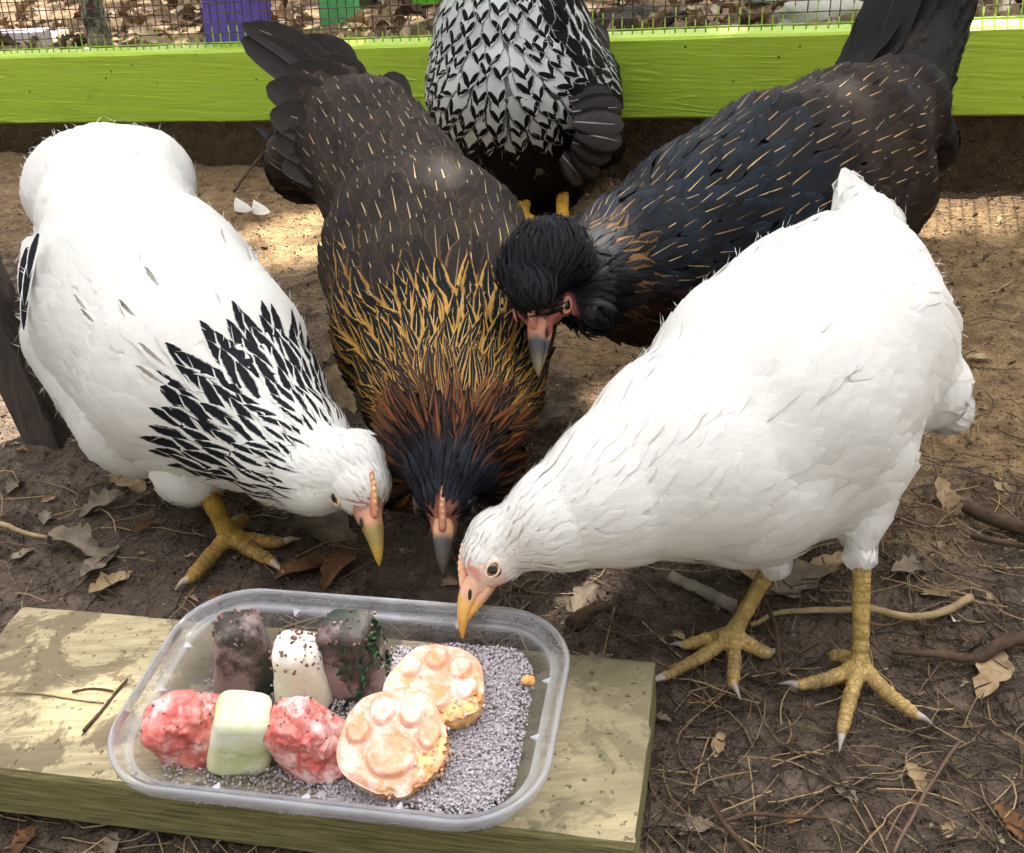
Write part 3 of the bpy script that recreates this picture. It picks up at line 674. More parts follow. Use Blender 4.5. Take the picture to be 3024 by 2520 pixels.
def make_hen(name, label, nodes, head, style, base_rgb, extra=None, k=.008, step=.0042, seed=1, ground=None, inset=.0026, nd=2200, dl=.012, tilt=.19):
    B = Body(k); N = len(nodes); rng = np.random.default_rng(seed)
    pts = [(at(x, y, Z), r * Z / FOCAL) for x, y, Z, r in nodes]
    B.chain(pts, 0.0, .88)
    if head is not None: head.prims(B, pts[-1][0], pts[-1][1], .88)
    for e in (extra or []):
        x, y, Z, r, x2, y2, Z2, r2, ta, tb, flow = e
        B.cone(at(x, y, Z), at(x2, y2, Z2), r * Z / FOCAL, r2 * Z2 / FOCAL, ta, tb, None if flow is None else cvec(*flow))
    V, Fq = B.polygonise(step); Nn = B.grad(V); D, t, _ = B.flow(V)
    mid = pts[len(pts) // 2][0]; gp = ground if ground is not None else np.array([mid[0], mid[1], 0.0])
    root = thing(name, label, 'hen', gp)
    col = np.tile(np.asarray(base_rgb, float), (len(V), 1))
    if head is not None:
        lc = head.local(V); near = np.linalg.norm(lc, axis=1) < .030; fm = (head.face(lc) * near)[:, None]; V = V - Nn * ((inset - clump(V, .0016))[:, None] * (1 - fm * .9))
        col = col * (1 - fm) + (head.skin(lc) if callable(head.skin) else np.asarray(head.skin)) * fm
    obj('body', mesh('body', V, Fq, M_skin, attrs={'col': col}), root)
    cand = [V]; tt = t
    for c in range(2): cand.append(V + rng.normal(0, step * .45, V.shape))
    hv = V[tt > .80]
    for c in range(6): cand.append(hv + rng.normal(0, step * .45, hv.shape))
    Pc = np.vstack(cand)
    for _ in range(2): Pc = Pc - B.grad(Pc) * B.f(Pc)[:, None]
    Nc = B.grad(Pc); Dc, tc, ic = B.flow(Pc)
    st = style(Pc, Nc, tc, rng)
    ok = st['sp'] > 0
    if head is not None:
        lc = head.local(Pc); ok &= ~(head.bare(lc) & (np.linalg.norm(lc, axis=1) < .030))
    Pc, Nc, Dc, tc, ic = Pc[ok], Nc[ok], Dc[ok], tc[ok], ic[ok]; st = {q: (v[ok] if isinstance(v, np.ndarray) else v) for q, v in st.items()}; st_all = st
    keep = scatter(Pc, st['sp'], rng)
    P, Nk, Dk = Pc[keep], Nc[keep], Dc[keep]; st = {q: (v[keep] if isinstance(v, np.ndarray) else v) for q, v in st.items()}
    Dk = unit(Dk + rng.normal(0, st.get('jit', .10), Dk.shape) if np.isscalar(st.get('jit', .1)) else Dk + rng.normal(0, 1, Dk.shape) * st['jit'][:, None])
    Dk = unit(Dk - Nk * (Dk * Nk).sum(-1, keepdims=True))
    n = len(P); j = rng.uniform(.85, 1.18, n)
    me = feather_mesh('plumage', B, P, Dk, st['L'] * j, st['W'] * j, (st['A'], st['B'], st['S']), st['par'], st['taper'], np.full(n, .0003), st['lift'] * rng.uniform(.6, 1.4, n), M_feather, tilt=tilt)
    obj('plumage', me, root, kind='stuff')
    di = rng.choice(np.flatnonzero(tc < .97), nd); Pd, Dd, Nd, Ad = Pc[di], Dc[di], Nc[di], st_all['A'][di]; td = tc[di]
    Dd = unit(Dd + rng.normal(0, .35, Dd.shape)); Dd = unit(Dd - Nd * (Dd * Nd).sum(-1, keepdims=True)); fl_ = rng.uniform(.7, 1.3, nd) * np.interp(td, [0, .8, .97], [1, .7, .25])
    me = feather_mesh('down', B, Pd, Dd, dl * fl_, .00022 * np.ones(nd), (Ad, Ad, Ad), np.zeros((nd, 3)), np.full(nd, .8), .002 * fl_, .0042 * fl_, M_feather, rows=4)
    obj('down', me, root, kind='stuff')
    print(name, 'feathers', n, 'verts', len(V), 'z range', V[:, 2].min().round(3), V[:, 2].max().round(3))
    return root, B
def arr(n, v): return np.tile(np.asarray(v, float), (n, 1))
def lerp(a, b, w): return a * (1 - w[:, None]) + b * w[:, None]
WHITE = C('ece9e2')
def face_default(lc): return sstep(-.004, .006, lc[:, 0]) * sstep(.016, .010, lc[:, 2])
def bare_default(lc):
    e = np.sqrt((lc[:, 0]) ** 2 + (lc[:, 2]) ** 2); return ((e < .0062) & (abs(lc[:, 1]) > .006)) | (lc[:, 0] > .0095)

# --- the white hen pecking at the tub
h = Head((1458, 1680), .538, (-.56, -.82, .10), (-.82, .56, .12), 1.06, 1); h.lid = C('dfbfa9'); h.face = face_default
h.skin = lambda lc: lerp(arr(len(lc), C('d99a86')), arr(len(lc), C('e6cdbd')), sstep(-.2, .5, vnoise(lc * 220, 3)))
h.bare = lambda lc: bare_default(lc) | ((lc[:, 0] > .0005) & (lc[:, 2] < .006)) | ((lc[:, 0] > .006) & (lc[:, 2] < .010))
def style_white(P, N, t, rng):
    n = len(P); o = {}
    o['sp'] = np.interp(t, [0, .3, .6, .8, .9, 1], [.0085, .0090, .0075, .0050, .0026, .0017])
    o['L'] = np.interp(t, [0, .3, .6, .8, .9, 1], [.032, .032, .027, .020, .010, .0045]); o['W'] = np.interp(t, [0, .3, .6, .8, .9, 1], [.0085, .0088, .0066, .0038, .0017, .0009])
    A = arr(n, WHITE) * (1 - .05 * rng.random(n))[:, None]; sp = rng.random(n) < np.where((t > .68) & (t < .85), .004, 0)
    A[sp] = C('a5a29d'); o['A'] = A; o['B'] = A * .97; o['S'] = np.minimum(A * 1.02, .95)
    o['par'] = np.stack([np.full(n, .12), np.full(n, .03), np.zeros(n)], 1); o['taper'] = np.interp(t, [0, .5, .8, 1], [.1, .2, .5, .9]); o['lift'] = np.interp(t, [0, .6, .9, 1], [.0016, .0013, .0009, .0006]); return o
R_nodes = [(2560, 690, .68, 95), (2500, 880, .645, 250), (2440, 1010, .615, 345), (2290, 1150, .582, 365), (2040, 1340, .560, 305), (1820, 1450, .550, 215), (1640, 1530, .546, 145)]
R_extra = [(2400, 1270, .60, 300, 2200, 1400, .575, 270, .3, .5, (.8, .3, 0)), (2560, 1350, .58, 190, 2543, 1645, .578, 38, .45, .86, (.1, -1, 0)), (2330, 1480, .60, 150, 2288, 1668, .60, 38, .45, .86, (.3, -1, 0)),
           (2600, 930, .585, 170, 2760, 1150, .60, 90, .25, .05, (.6, -.75, 0)), (2700, 1130, .63, 120, 2800, 1210, .65, 70, .3, .7, (.8, -.5, 0)),
           (2545, 640, .68, 72, 2505, 560, .70, 30, .4, .6, (-.35, .9, 0))]
henR, bodyR = make_hen('white_hen', 'plain white hen with yellow legs leaning over the plastic tub', R_nodes, h, style_white, WHITE, R_extra, inset=.0004, nd=450, dl=.009, tilt=.10, seed=3, ground=gnd(2330, 1960))
h.parts(henR, (C('d8a88a'), C('d9a85a'), C('d79a3e')), C('dfa888'), C('8f7a3a'), comb_h=.45)
for bx0, by0, tx, ty, zz_ in [(2520, 960, 2770, 1190, .546), (2560, 910, 2800, 1120, .549), (2600, 860, 2825, 1050, .554), (2640, 820, 2840, 980, .562), (2480, 1010, 2730, 1260, .545)]:
    me = quill('wing_feather', at(bx0, by0, zz_), at(tx, ty, zz_ + .022), cvec(.6, .8, .3), .0095, M_feather, WHITE, bow=.07, taper=.2); obj('wing_feather', me, henR)
for bx0, by0, tx, ty, zz_, ww in [(2570, 680, 2490, 497, .672, .011), (2590, 680, 2530, 530, .676, .011), (2610, 690, 2590, 570, .68, .011), (2560, 690, 2500, 560, .668, .010)]:
    me = quill('tail_feather', at(bx0, by0, zz_), at(tx, ty, zz_ + .01), cvec(1, .35, 0), ww, M_feather, WHITE, bow=.08, taper=.5); obj('tail_feather', me, henR)
for q in range(26):
    f_ = random.random(); bx0, by0 = 2745 + 30 * random.uniform(-1, 1), 1090 + 120 * f_; tx, ty = bx0 + random.uniform(60, 105) - 55 * f_, by0 + random.uniform(5, 60)
    me = quill('fluff_feather', at(bx0, by0, .605 + .02 * random.random()), at(tx, ty, .617), cvec(-.5, .8, .2), random.uniform(.004, .007), M_feather, WHITE * random.uniform(.93, 1), bow=random.uniform(-.1, .1), sweep=random.uniform(-.08, .08), taper=.55, rows=8); obj('fluff_feather', me, henR)
LEGC = C('ab9150')
foot_px(henR, (2300, 1630, .60), (2165, 1868), [[(2080, 1935, .006), (1960, 1998, .005), (1905, 2030, .003)], [(2168, 1960, .006), (2164, 2020, .005), (2187, 2068, .002)], [(2085, 1890, .006), (2022, 1906, .005), (1975, 1905, .002)], [(2225, 1912, .006), (2268, 1930, .005), (2302, 1924, .003)]], .0044, LEGC, claw='a89c93')
foot_px(henR, (2545, 1640, .577), (2540, 1962), [[(2450, 2005, .006), (2360, 2024, .005), (2300, 2020, .003)], [(2505, 2080, .006), (2486, 2165, .005), (2478, 2222, .002)], [(2625, 2050, .006), (2706, 2112, .005), (2756, 2142, .002)], [(2490, 1940, .007), (2462, 1938, .006), (2444, 1934, .003)]], .0044, LEGC, claw='a89c93')

# --- the white hen with black neck feathers
h = Head((990, 1465), .620, (.34, -.84, .42), (.44, .25, .87), 1.24, -1); h.lid = C('cdb597'); h.face = lambda lc: sstep(.002, .009, lc[:, 0])
h.skin = C('d79d86'); h.bare = lambda lc: bare_default(lc)
def style_left(P, N, t, rng):
    o = style_white(P, N, t, rng); n = len(P)
    hk = sstep(.50, .60, t) * sstep(.885, .845, t); up = sstep(-.75, -.15, N[:, 2]); mk = (hk * up)
    on = mk > rng.uniform(.25, .6, n); BLK = C('15161b')
    faint = (~on) & (t > .40) & (t < .62) & (N[:, 2] > .1) & (rng.random(n) < .08)
    o['A'][on] = BLK; o['B'] = o['A'].copy(); o['B'][on] = WHITE * .95; o['S'][on] = C('2a2b33')
    g = lerp(arr(n, C('a89c92')), arr(n, C('5a5350')), rng.random(n)); o['A'][faint] = g[faint]; o['B'][faint] = WHITE; 
    e = np.where(on, np.interp(t, [.5, .7, .85], [.24, .33, .55]), np.where(faint, .62, .10)); o['par'] = np.stack([e, np.full(n, .03), np.zeros(n)], 1)
    o['sp'] = np.where(hk > .3, np.interp(t, [.5, .7, .85, .9], [.0088, .0078, .0055, .0036]), o['sp']); o['L'] = np.where(hk > .3, np.interp(t, [.5, .7, .85], [.028, .026, .017]), o['L']); o['W'] = np.where(hk > .3, np.interp(t, [.5, .7, .85], [.0068, .0056, .0034]), o['W'])
    o['taper'] = np.where(hk > .3, .75, o['taper']); o['W'] = np.where(faint, o['W'] * .5, o['W']); o['L'] = np.where(faint, o['L'] * .8, o['L']); o['lift'] = np.where(faint, .0040, o['lift']); return o
L_nodes = [(275, 560, .84, 150), (350, 660, .80, 215), (430, 880, .745, 320), (580, 1070, .705, 325), (740, 1215, .680, 232), (860, 1320, .655, 165), (935, 1390, .638, 122)]
L_extra = [(235, 575, .83, 150, 250, 560, .83, 150, .1, .1, (-.6, .5, 0)), (330, 520, .84, 135, 430, 530, .83, 135, .1, .12, (-.2, .8, 0)), (230, 1000, .76, 150, 420, 1230, .735, 190, .2, .3, (-.8, -.5, 0)), (480, 1180, .71, 260, 560, 1390, .71, 95, .3, .3, (-.2, -1, 0)), (130, 760, .80, 60, 160, 980, .78, 80, .1, .2, (-.4, -.8, 0))]
henL, bodyL = make_hen('columbian_hen', 'white hen with a black and white scaled neck at the left', L_nodes, h, style_left, WHITE, L_extra, inset=.0004, nd=1200, tilt=.12, seed=5, ground=gnd(560, 1500))
h.parts(henL, (C('d39a78'), C('98844e'), C('c8a13c')), C('d27f68'), C('a5651f'), bs=.84, bl=.95, comb_h=1.0, comb_tip=C('e8b98c'))
foot_px(henL, (585, 1400, .70), (675, 1580), [[(610, 1655, .006), (560, 1710, .005), (516, 1744, .002)], [(735, 1622, .006), (802, 1657, .005), (852, 1712, .002)], [(755, 1598, .006), (832, 1604, .005), (888, 1592, .003)], [(700, 1545, .008), (718, 1536, .007), (735, 1530, .005)]], .0058, C('a8852c'))
foot_px(henL, (500, 1290, .78), (490, 1385), [[(450, 1395, .006), (425, 1405, .005), (410, 1412, .003)], [(490, 1410, .006), (490, 1430, .005), (492, 1442, .003)], [(530, 1400, .006), (560, 1410, .005), (575, 1416, .003)]], .0052, C('8a6f2c'))
for i, (bx0, by0, tx, ty) in enumerate([(112, 690, 84, 820), (98, 750, 72, 905), (86, 810, 70, 975), (80, 730, 60, 880)]):
    me = quill('wing_feather', at(bx0, by0, .678 + .010 * i), at(tx, ty, .672 + .010 * i), cvec(1, .1, .3), .0042, M_feather, C('191a20'), WHITE, par=(.22, .03, 0), bow=.05, taper=.55); obj('wing_feather', me, henL, label='black white-edged wing feather')
for i, (bx0, by0, tx, ty) in enumerate([(215, 690, 150, 655), (230, 700, 160, 690), (250, 690, 205, 730), (235, 660, 185, 640)]):
    me = quill('tail_feather', at(bx0, by0, .705), at(tx, ty, .71), cvec(.2, 1, .3), .0055, M_feather, C('1b1c20'), WHITE, par=(.25, .03, 0), bow=.08, taper=.4); obj('tail_feather', me, henL, label='black tail feather')

# --- the brown hen in the middle, head down towards the camera
h = Head((1312, 1490), .600, (.0, -.86, .50), (0, .50, .86), 1.15, 0); h.lid = C('3a2622'); h.face = lambda lc: sstep(.000, .006, lc[:, 0]) * sstep(.013, .007, abs(lc[:, 1])); h.skin = C('96604e')
h.bare = lambda lc: bare_default(lc) | ((lc[:, 0] > .006) & (abs(lc[:, 1]) < .004))
GOLD, CREAM = C('c1934a'), C('d2b585')
def style_brown(P, N, t, rng):
    n = len(P); o = {}
    o['sp'] = np.interp(t, [0, .3, .55, .70, .80, .9, 1], [.0112, .0110, .0104, .0080, .0038, .0026, .0018])
    o['L'] = np.interp(t, [0, .3, .55, .70, .80, .9, 1], [.036, .034, .036, .038, .024, .013, .006]); o['W'] = np.interp(t, [0, .3, .55, .70, .80, .9, 1], [.0105, .0098, .0086, .0056, .0017, .0013, .0009])
    r = rng.random(n)
    back = lerp(arr(n, C('241e1a')), arr(n, C('382d25')), r); hack = arr(n, C('0e1413')); muff = lerp(arr(n, C('20150f')), arr(n, C('7a4622')), sstep(.25, .9, r)); head_ = lerp(arr(n, C('15161c')), arr(n, C('2b2e38')), r * r)
    lat = np.clip(np.abs(P @ RT - np.interp(t, [0, .5, 1], [-.11, -.045, -.035])) / .075, 0, 1.2) ** 2
    w1, w2, w3 = sstep(.56, .63, t + .05 * lat + rng.normal(0, .02, n)), sstep(.76, .80, t + rng.normal(0, .012, n)), sstep(.845, .89, t + rng.normal(0, .015, n))
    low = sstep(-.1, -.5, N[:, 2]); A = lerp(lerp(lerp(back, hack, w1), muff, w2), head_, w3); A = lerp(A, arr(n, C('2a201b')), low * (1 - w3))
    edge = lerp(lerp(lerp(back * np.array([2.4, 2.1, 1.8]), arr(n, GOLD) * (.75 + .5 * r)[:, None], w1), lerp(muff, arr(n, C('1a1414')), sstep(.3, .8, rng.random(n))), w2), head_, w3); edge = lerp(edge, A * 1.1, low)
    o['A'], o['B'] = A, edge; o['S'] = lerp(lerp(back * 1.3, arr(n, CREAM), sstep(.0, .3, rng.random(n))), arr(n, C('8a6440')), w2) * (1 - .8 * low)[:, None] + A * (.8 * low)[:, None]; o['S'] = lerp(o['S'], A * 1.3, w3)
    o['par'] = np.stack([lerp(lerp(arr(n, [.13]), arr(n, [.28]), w1), arr(n, [.3]), w2)[:, 0], lerp(lerp(arr(n, [.052]), arr(n, [.065]), w1), arr(n, [.10]), w2)[:, 0], np.zeros(n)], 1)
    o['taper'] = np.clip(w1 * .75 + .1, 0, .9); o['lift'] = np.interp(t, [0, .5, .72, .78, .9, 1], [.003, .003, .0030, .0065, .002, .0008]); o['jit'] = np.interp(t, [0, .5, .75, 1], [.08, .07, .16, .12]); return o
B_nodes = [(1010, 330, .945, 120), (1080, 440, .905, 195), (1180, 590, .855, 205), (1265, 770, .800, 300), (1310, 950, .750, 318), (1335, 1110, .705, 258), (1345, 1250, .634, 204), (1333, 1385, .610, 118)]
B_extra = [(1260, 1010, .76, 260, 1300, 1180, .73, 200, .5, .6, (0, .8, -.5)), (960, 330, .93, 130, 900, 480, .92, 110, .1, .0, (-.9, .2, 0)), (1190, 1430, .645, 65, 1240, 1330, .640, 85, .78, .80, (-.6, -.7, .1)), (1480, 1420, .635, 70, 1430, 1330, .635, 90, .78, .80, (.6, -.7, .1))]
henB, bodyB = make_hen('brown_hen', 'brown hen with gold laced neck, head down facing the camera', B_nodes, h, style_brown, C('1c1512'), B_extra, seed=8)
h.parts(henB, (C('c9966e'), C('4d4a48'), C('5b5148')), C('a8614c'), C('a5651f'), bs=.85, bl=.85, comb_h=.4, comb_tip=C('dcb48c'))
DK = C('2b2622')
for bx0, by0, tx, ty, w, sw, z0, z1 in [(1010, 330, 716, 115, .020, .05, .92, 1.0), (1000, 310, 714, 72, .016, .10, .93, 1.0), (1040, 310, 830, 130, .017, .16, .91, .99), (1070, 330, 900, 190, .018, .14, .90, .96), (1000, 400, 790, 250, .020, .10, .868, .90), (1010, 450, 800, 330, .020, .10, .862, .89), (1010, 500, 815, 410, .019, .10, .858, .885), (1010, 540, 835, 480, .018, .10, .855, .88), (1030, 370, 840, 205, .020, .16, .872, .91), (1110, 400, 1030, 225, .019, -.1, .885, .92), (1165, 380, 1158, 212, .019, -.04, .885, .91), (1070, 410, 920, 280, .019, .18, .862, .89)]:
    me = quill('tail_feather', at(bx0, by0, z0), at(tx, ty, z1), cvec(.6, 1, .0) if tx < 1000 else cvec(1, .1, 0), w, M_feather, DK * random.uniform(.8, 1.2), C('37302b'), C('a9997f'), (.1, .035, 0), bow=.06, sweep=sw, taper=.15); obj('tail_feather', me, henB)
me = quill('tail_feather', at(850, 555, .93), at(752, 375, .96), cvec(1, .2, 0), .006, M_feather, C('23262c'), taper=.7, sweep=.12); obj('tail_feather', me, henB, label='thin curved tail feather')
leg(henB, at(1180, 1000, .76), gnd(1180, 1180, .012), [[gnd(1150, 1230, .006), gnd(1130, 1260, .005), gnd(1120, 1280, .002)], [gnd(1190, 1240, .006), gnd(1190, 1280, .005), gnd(1190, 1300, .002)], [gnd(1230, 1230, .006), gnd(1250, 1260, .005), gnd(1260, 1280, .002)]], .0055, C('8a7a4a'))
leg(henB, at(1420, 1000, .76), gnd(1430, 1170, .012), [[gnd(1400, 1220, .006), gnd(1385, 1250, .005), gnd(1380, 1270, .002)], [gnd(1440, 1230, .006), gnd(1440, 1260, .005), gnd(1440, 1280, .002)], [gnd(1480, 1215, .006), gnd(1500, 1240, .005), gnd(1510, 1255, .002)]], .0055, C('8a7a4a'))

# --- the dark crested hen at the right
h = Head((1672, 900), .650, (-.14, -.86, .50), (-.42, .42, .80), 1.20, 1); h.lid = C('c68d78'); h.skin = C('b5685c')
h.face = lambda lc: sstep(-.007, -.003, lc[:, 0]) * sstep(.007, .003, lc[:, 2]) * sstep(-.013, -.009, lc[:, 2]) * sstep(.0165, .0145, abs(lc[:, 1])); h.bare = lambda lc: bare_default(lc) | ((lc[:, 0] > -.004) & (lc[:, 2] < .004) & (lc[:, 2] > -.010) & (abs(lc[:, 1]) > .005) & (lc[:, 0] < .012))
def style_dark(P, N, t, rng):
    n = len(P); o = {}; r = rng.random(n)
    o['sp'] = np.interp(t, [0, .3, .6, .8, .9, 1], [.0135, .0130, .0105, .0062, .0030, .0019]); o['L'] = np.interp(t, [0, .3, .6, .8, .9, 1], [.036, .034, .030, .020, .014, .006]); o['W'] = np.interp(t, [0, .3, .6, .8, .9, 1], [.0095, .009, .0072, .0038, .0013, .0009])
    brown = lerp(arr(n, C('19130f')), arr(n, C('2f2118')), r); blue = lerp(arr(n, C('101216')), arr(n, C('1d2733')), r * r); blk = lerp(arr(n, C('0c0d10')), arr(n, C('191b22')), r)
    wb = sstep(.28, .42, t + rng.normal(0, .03, n)); wk = sstep(.74, .82, t); A = lerp(lerp(brown, blue, wb), blk, wk); A = lerp(arr(n, C('13100e')), A, sstep(.0, .09, t))
    low = sstep(.15, -.35, N[:, 2]); A = lerp(A, lerp(arr(n, C('1a120e')), arr(n, C('5a3324')), r), low * (1 - wk) * .8 * sstep(.25, .4, t))
    fr = (t > .70) & (t < .83) & (rng.random(n) < .45); E = A * np.array([1.9, 1.75, 1.6]); E[fr] = C('6d4f2c')
    o['A'], o['B'] = A, E; sh = sstep(.1, .5, rng.random(n)) * (1 - .9 * sstep(.66, .74, t)) * sstep(.0, .08, t); o['S'] = lerp(A, arr(n, C('d6b27c')), sh * (1 - .5 * low))
    o['par'] = np.stack([np.where(fr, .4, .12), np.full(n, .055), np.zeros(n)], 1); o['taper'] = np.interp(t, [0, .4, .8, 1], [.1, .35, .6, .9]); o['lift'] = np.interp(t, [0, .6, .85, .93, 1], [.003, .003, .003, .004, .001]); o['jit'] = np.interp(t, [0, .8, .92, 1], [.08, .1, .3, .2]); return o
D_nodes = [(2640, 330, .965, 150), (2490, 440, .915, 222), (2300, 570, .860, 282), (2090, 690, .805, 268), (1890, 780, .745, 210), (1760, 820, .700, 150), (1690, 830, .680, 98)]
D_extra = [(1595, 765, .642, 98, 1640, 755, .652, 98, .90, .90, (.1, .9, .2)), (1545, 810, .640, 70, 1575, 870, .625, 55, .90, .90, (-.5, .8, .2)), (2350, 650, .86, 240, 2560, 560, .93, 190, .2, .05, (.9, .1, 0)), (2060, 800, .80, 220, 1880, 850, .76, 150, .45, .6, (.9, .1, 0)), (2660, 400, .96, 150, 2720, 430, .98, 90, .05, 0, (.8, -.2, 0)), (2650, 330, .985, 120, 2800, 20, 1.06, 72, .04, 0, (.4, .9, 0)), (1745, 930, .665, 50, 1725, 850, .67, 75, .85, .86, (.4, -.8, 0))]
henD, bodyD = make_hen('dark_crested_hen', 'black and dark brown hen with a fluffy black crest and pink face at the right', D_nodes, h, style_dark, C('0f0d0d'), D_extra, seed=11)
h.parts(henD, (C('c88a6a'), C('3f4146'), C('8a7a58')), C('c07a62'), C('c08a35'), open_=.16, comb_h=1.1, bs=.85)
for bx0, by0, tx, ty, w, z0, z1 in [(2560, 330, 2800, -230, .026, .985, 1.07), (2590, 340, 2850, -200, .026, .98, 1.07), (2620, 350, 2890, -140, .025, .975, 1.06), (2640, 360, 2880, -50, .024, .972, 1.05), (2650, 380, 2855, 40, .024, .968, 1.04), (2660, 400, 2830, 130, .022, .964, 1.02), (2660, 430, 2815, 220, .020, .96, 1.0), (2530, 310, 2740, -120, .022, .985, 1.06), (2500, 290, 2700, -10, .020, .98, 1.04), (2660, 450, 2800, 310, .019, .955, .99), (2480, 280, 2640, 90, .018, .972, 1.02), (2560, 330, 2720, 120, .020, .955, 1.0), (2600, 350, 2790, 60, .022, .955, 1.02)]:
    me = quill('tail_feather', at(bx0, by0, z0), at(tx, ty, z1), cvec(1, .5, .0), w, M_feather, C('12100f') * random.uniform(.8, 1.25), C('1c1815'), C('2d2723'), (.1, .03, 0), bow=-.05, sweep=-.06, taper=.15); obj('tail_feather', me, henD)
for hx in (2150, 2420):
    leg(henD, at(hx, 800, .86), gnd(hx, 930, .012), [[gnd(hx - 60, 960, .006), gnd(hx - 95, 975, .005), gnd(hx - 110, 985, .002)], [gnd(hx - 20, 985, .006), gnd(hx - 30, 1010, .005), gnd(hx - 35, 1025, .002)], [gnd(hx + 40, 975, .006), gnd(hx + 65, 990, .005), gnd(hx + 75, 1000, .002)]], .0055, C('8a7a4a'))

# --- the speckled hen standing at the fence
h = Head((1440, -330), 1.10, (-.2, -.35, .9), (0, .95, .3), 1.25, 1); h.lid = C('b0302a'); h.face = lambda lc: sstep(-.008, .0, lc[:, 0]); h.skin = C('b8382c'); h.bare = lambda lc: bare_default(lc)
W_A, W_K = C('dedfdb'), C('100d0c')
def style_speckled(P, N, t, rng):
    n = len(P); o = {}; q = (P - CAM); zz = q @ FW; px = 1512 + (q @ RT) / zz * FOCAL; py = 1260 - (q @ UP) / zz * FOCAL
    o['sp'] = np.interp(t, [0, .45, .65, .8, .9, 1], [.0140, .0118, .0118, .0072, .0035, .0022]); o['L'] = np.interp(t, [0, .45, .65, .8, .9, 1], [.036, .034, .032, .034, .014, .006]); o['W'] = np.interp(t, [0, .45, .65, .8, .9, 1], [.0105, .0098, .0092, .0042, .0018, .001])
    side_ = N @ RT; front = N @ -FW
    A = arr(n, W_A) * (1 - .08 * rng.random(n))[:, None]; Bc = arr(n, W_K); chev = np.ones(n); e = np.where(P[:, 2] < .16, .15, .07)
    hk = (t > .72); A[hk] = W_K; Bc[hk] = W_A; chev[hk] = 0; e[hk] = .38
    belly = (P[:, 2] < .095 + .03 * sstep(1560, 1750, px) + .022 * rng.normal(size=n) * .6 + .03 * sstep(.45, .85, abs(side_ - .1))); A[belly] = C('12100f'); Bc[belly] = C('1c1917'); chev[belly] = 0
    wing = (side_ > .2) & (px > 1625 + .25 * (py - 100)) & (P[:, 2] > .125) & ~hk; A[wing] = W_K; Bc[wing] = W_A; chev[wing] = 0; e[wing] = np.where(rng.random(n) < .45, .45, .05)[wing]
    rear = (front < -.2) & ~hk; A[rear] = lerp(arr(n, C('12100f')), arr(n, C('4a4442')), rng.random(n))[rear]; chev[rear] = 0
    o['A'], o['B'], o['S'] = A, Bc, A * .93; o['par'] = np.stack([e, np.full(n, .02), chev], 1); o['taper'] = np.where(hk, .7, np.where(belly, .6, .12)); o['lift'] = np.where(belly, .004, .0022); o['jit'] = np.where(belly, .25, .07); return o
W_nodes = [(1650, 250, 1.40, 130), (1610, 280, 1.31, 215), (1560, 310, 1.235, 265), (1528, 270, 1.185, 268), (1515, 120, 1.165, 225), (1505, -20, 1.150, 165), (1490, -150, 1.135, 110), (1475, -250, 1.12, 85)]
W_extra = [(1500, 330, 1.20, 220, 1560, 420, 1.20, 190, .45, .4, (.1, -1, -.2)), (1500, 420, 1.21, 120, 1545, 530, 1.205, 48, .3, .3, (.2, -1, 0)), (1650, 420, 1.21, 150, 1655, 550, 1.205, 55, .3, .3, (0, -1, 0)), (1655, 90, 1.18, 75, 1715, 260, 1.20, 75, .4, .3, (.3, -.9, -.2)), (1720, 380, 1.24, 110, 1770, 420, 1.26, 70, .2, .2, (.8, -.5, 0))]
henW, bodyW = make_hen('speckled_hen', 'white hen with black V marks standing at the green rail, head above the picture', W_nodes, h, style_speckled, C('8a8884') , W_extra, seed=13, ground=gnd(1607, 640))
h.parts(henW, (C('8a6a3a'), C('6a5530'), C('8a6a3a')), C('a8322a'), C('b5651f'))
for (hx, hy, ax_, ay_, dx) in ((1555, 545, 1545, 640, 0), (1660, 560, 1662, 668, 0)):
    leg(henW, at(hx, hy, 1.19), gnd(ax_, ay_, .012), [[gnd(ax_ - 50, ay_ + 18, .006), gnd(ax_ - 80, ay_ + 30, .005), gnd(ax_ - 95, ay_ + 38, .002)], [gnd(ax_, ay_ + 28, .006), gnd(ax_, ay_ + 48, .005), gnd(ax_, ay_ + 58, .002)], [gnd(ax_ + 45, ay_ + 18, .006), gnd(ax_ + 72, ay_ + 28, .005), gnd(ax_ + 85, ay_ + 34, .002)]], .0065, C('c99a2c'))
GREY = C('4b4543')
for bx0, by0, tx, ty, w, z0 in [(1680, 300, 1800, 275, .014, 1.105), (1690, 330, 1838, 315, .016, 1.10), (1695, 360, 1843, 370, .017, 1.10), (1680, 280, 1765, 235, .012, 1.11), (1700, 390, 1838, 420, .017, 1.105), (1690, 420, 1805, 465, .016, 1.11), (1690, 440, 1770, 510, .015, 1.115), (1755, 130, 1795, 215, .010, 1.16), (1765, 80, 1800, 140, .010, 1.17), (1660, 460, 1720, 540, .014, 1.115)]:
    me = quill('wing_feather', at(bx0, by0, z0), at(tx, ty, z0 + .03), cvec(.1, 1, .2), w, M_feather, GREY * random.uniform(.5, 1.15), C('191614'), C('cfc8c2'), (.2, .04, 0), bow=.05, taper=.1); obj('wing_feather', me, henW, label='fluffy grey flank feather')

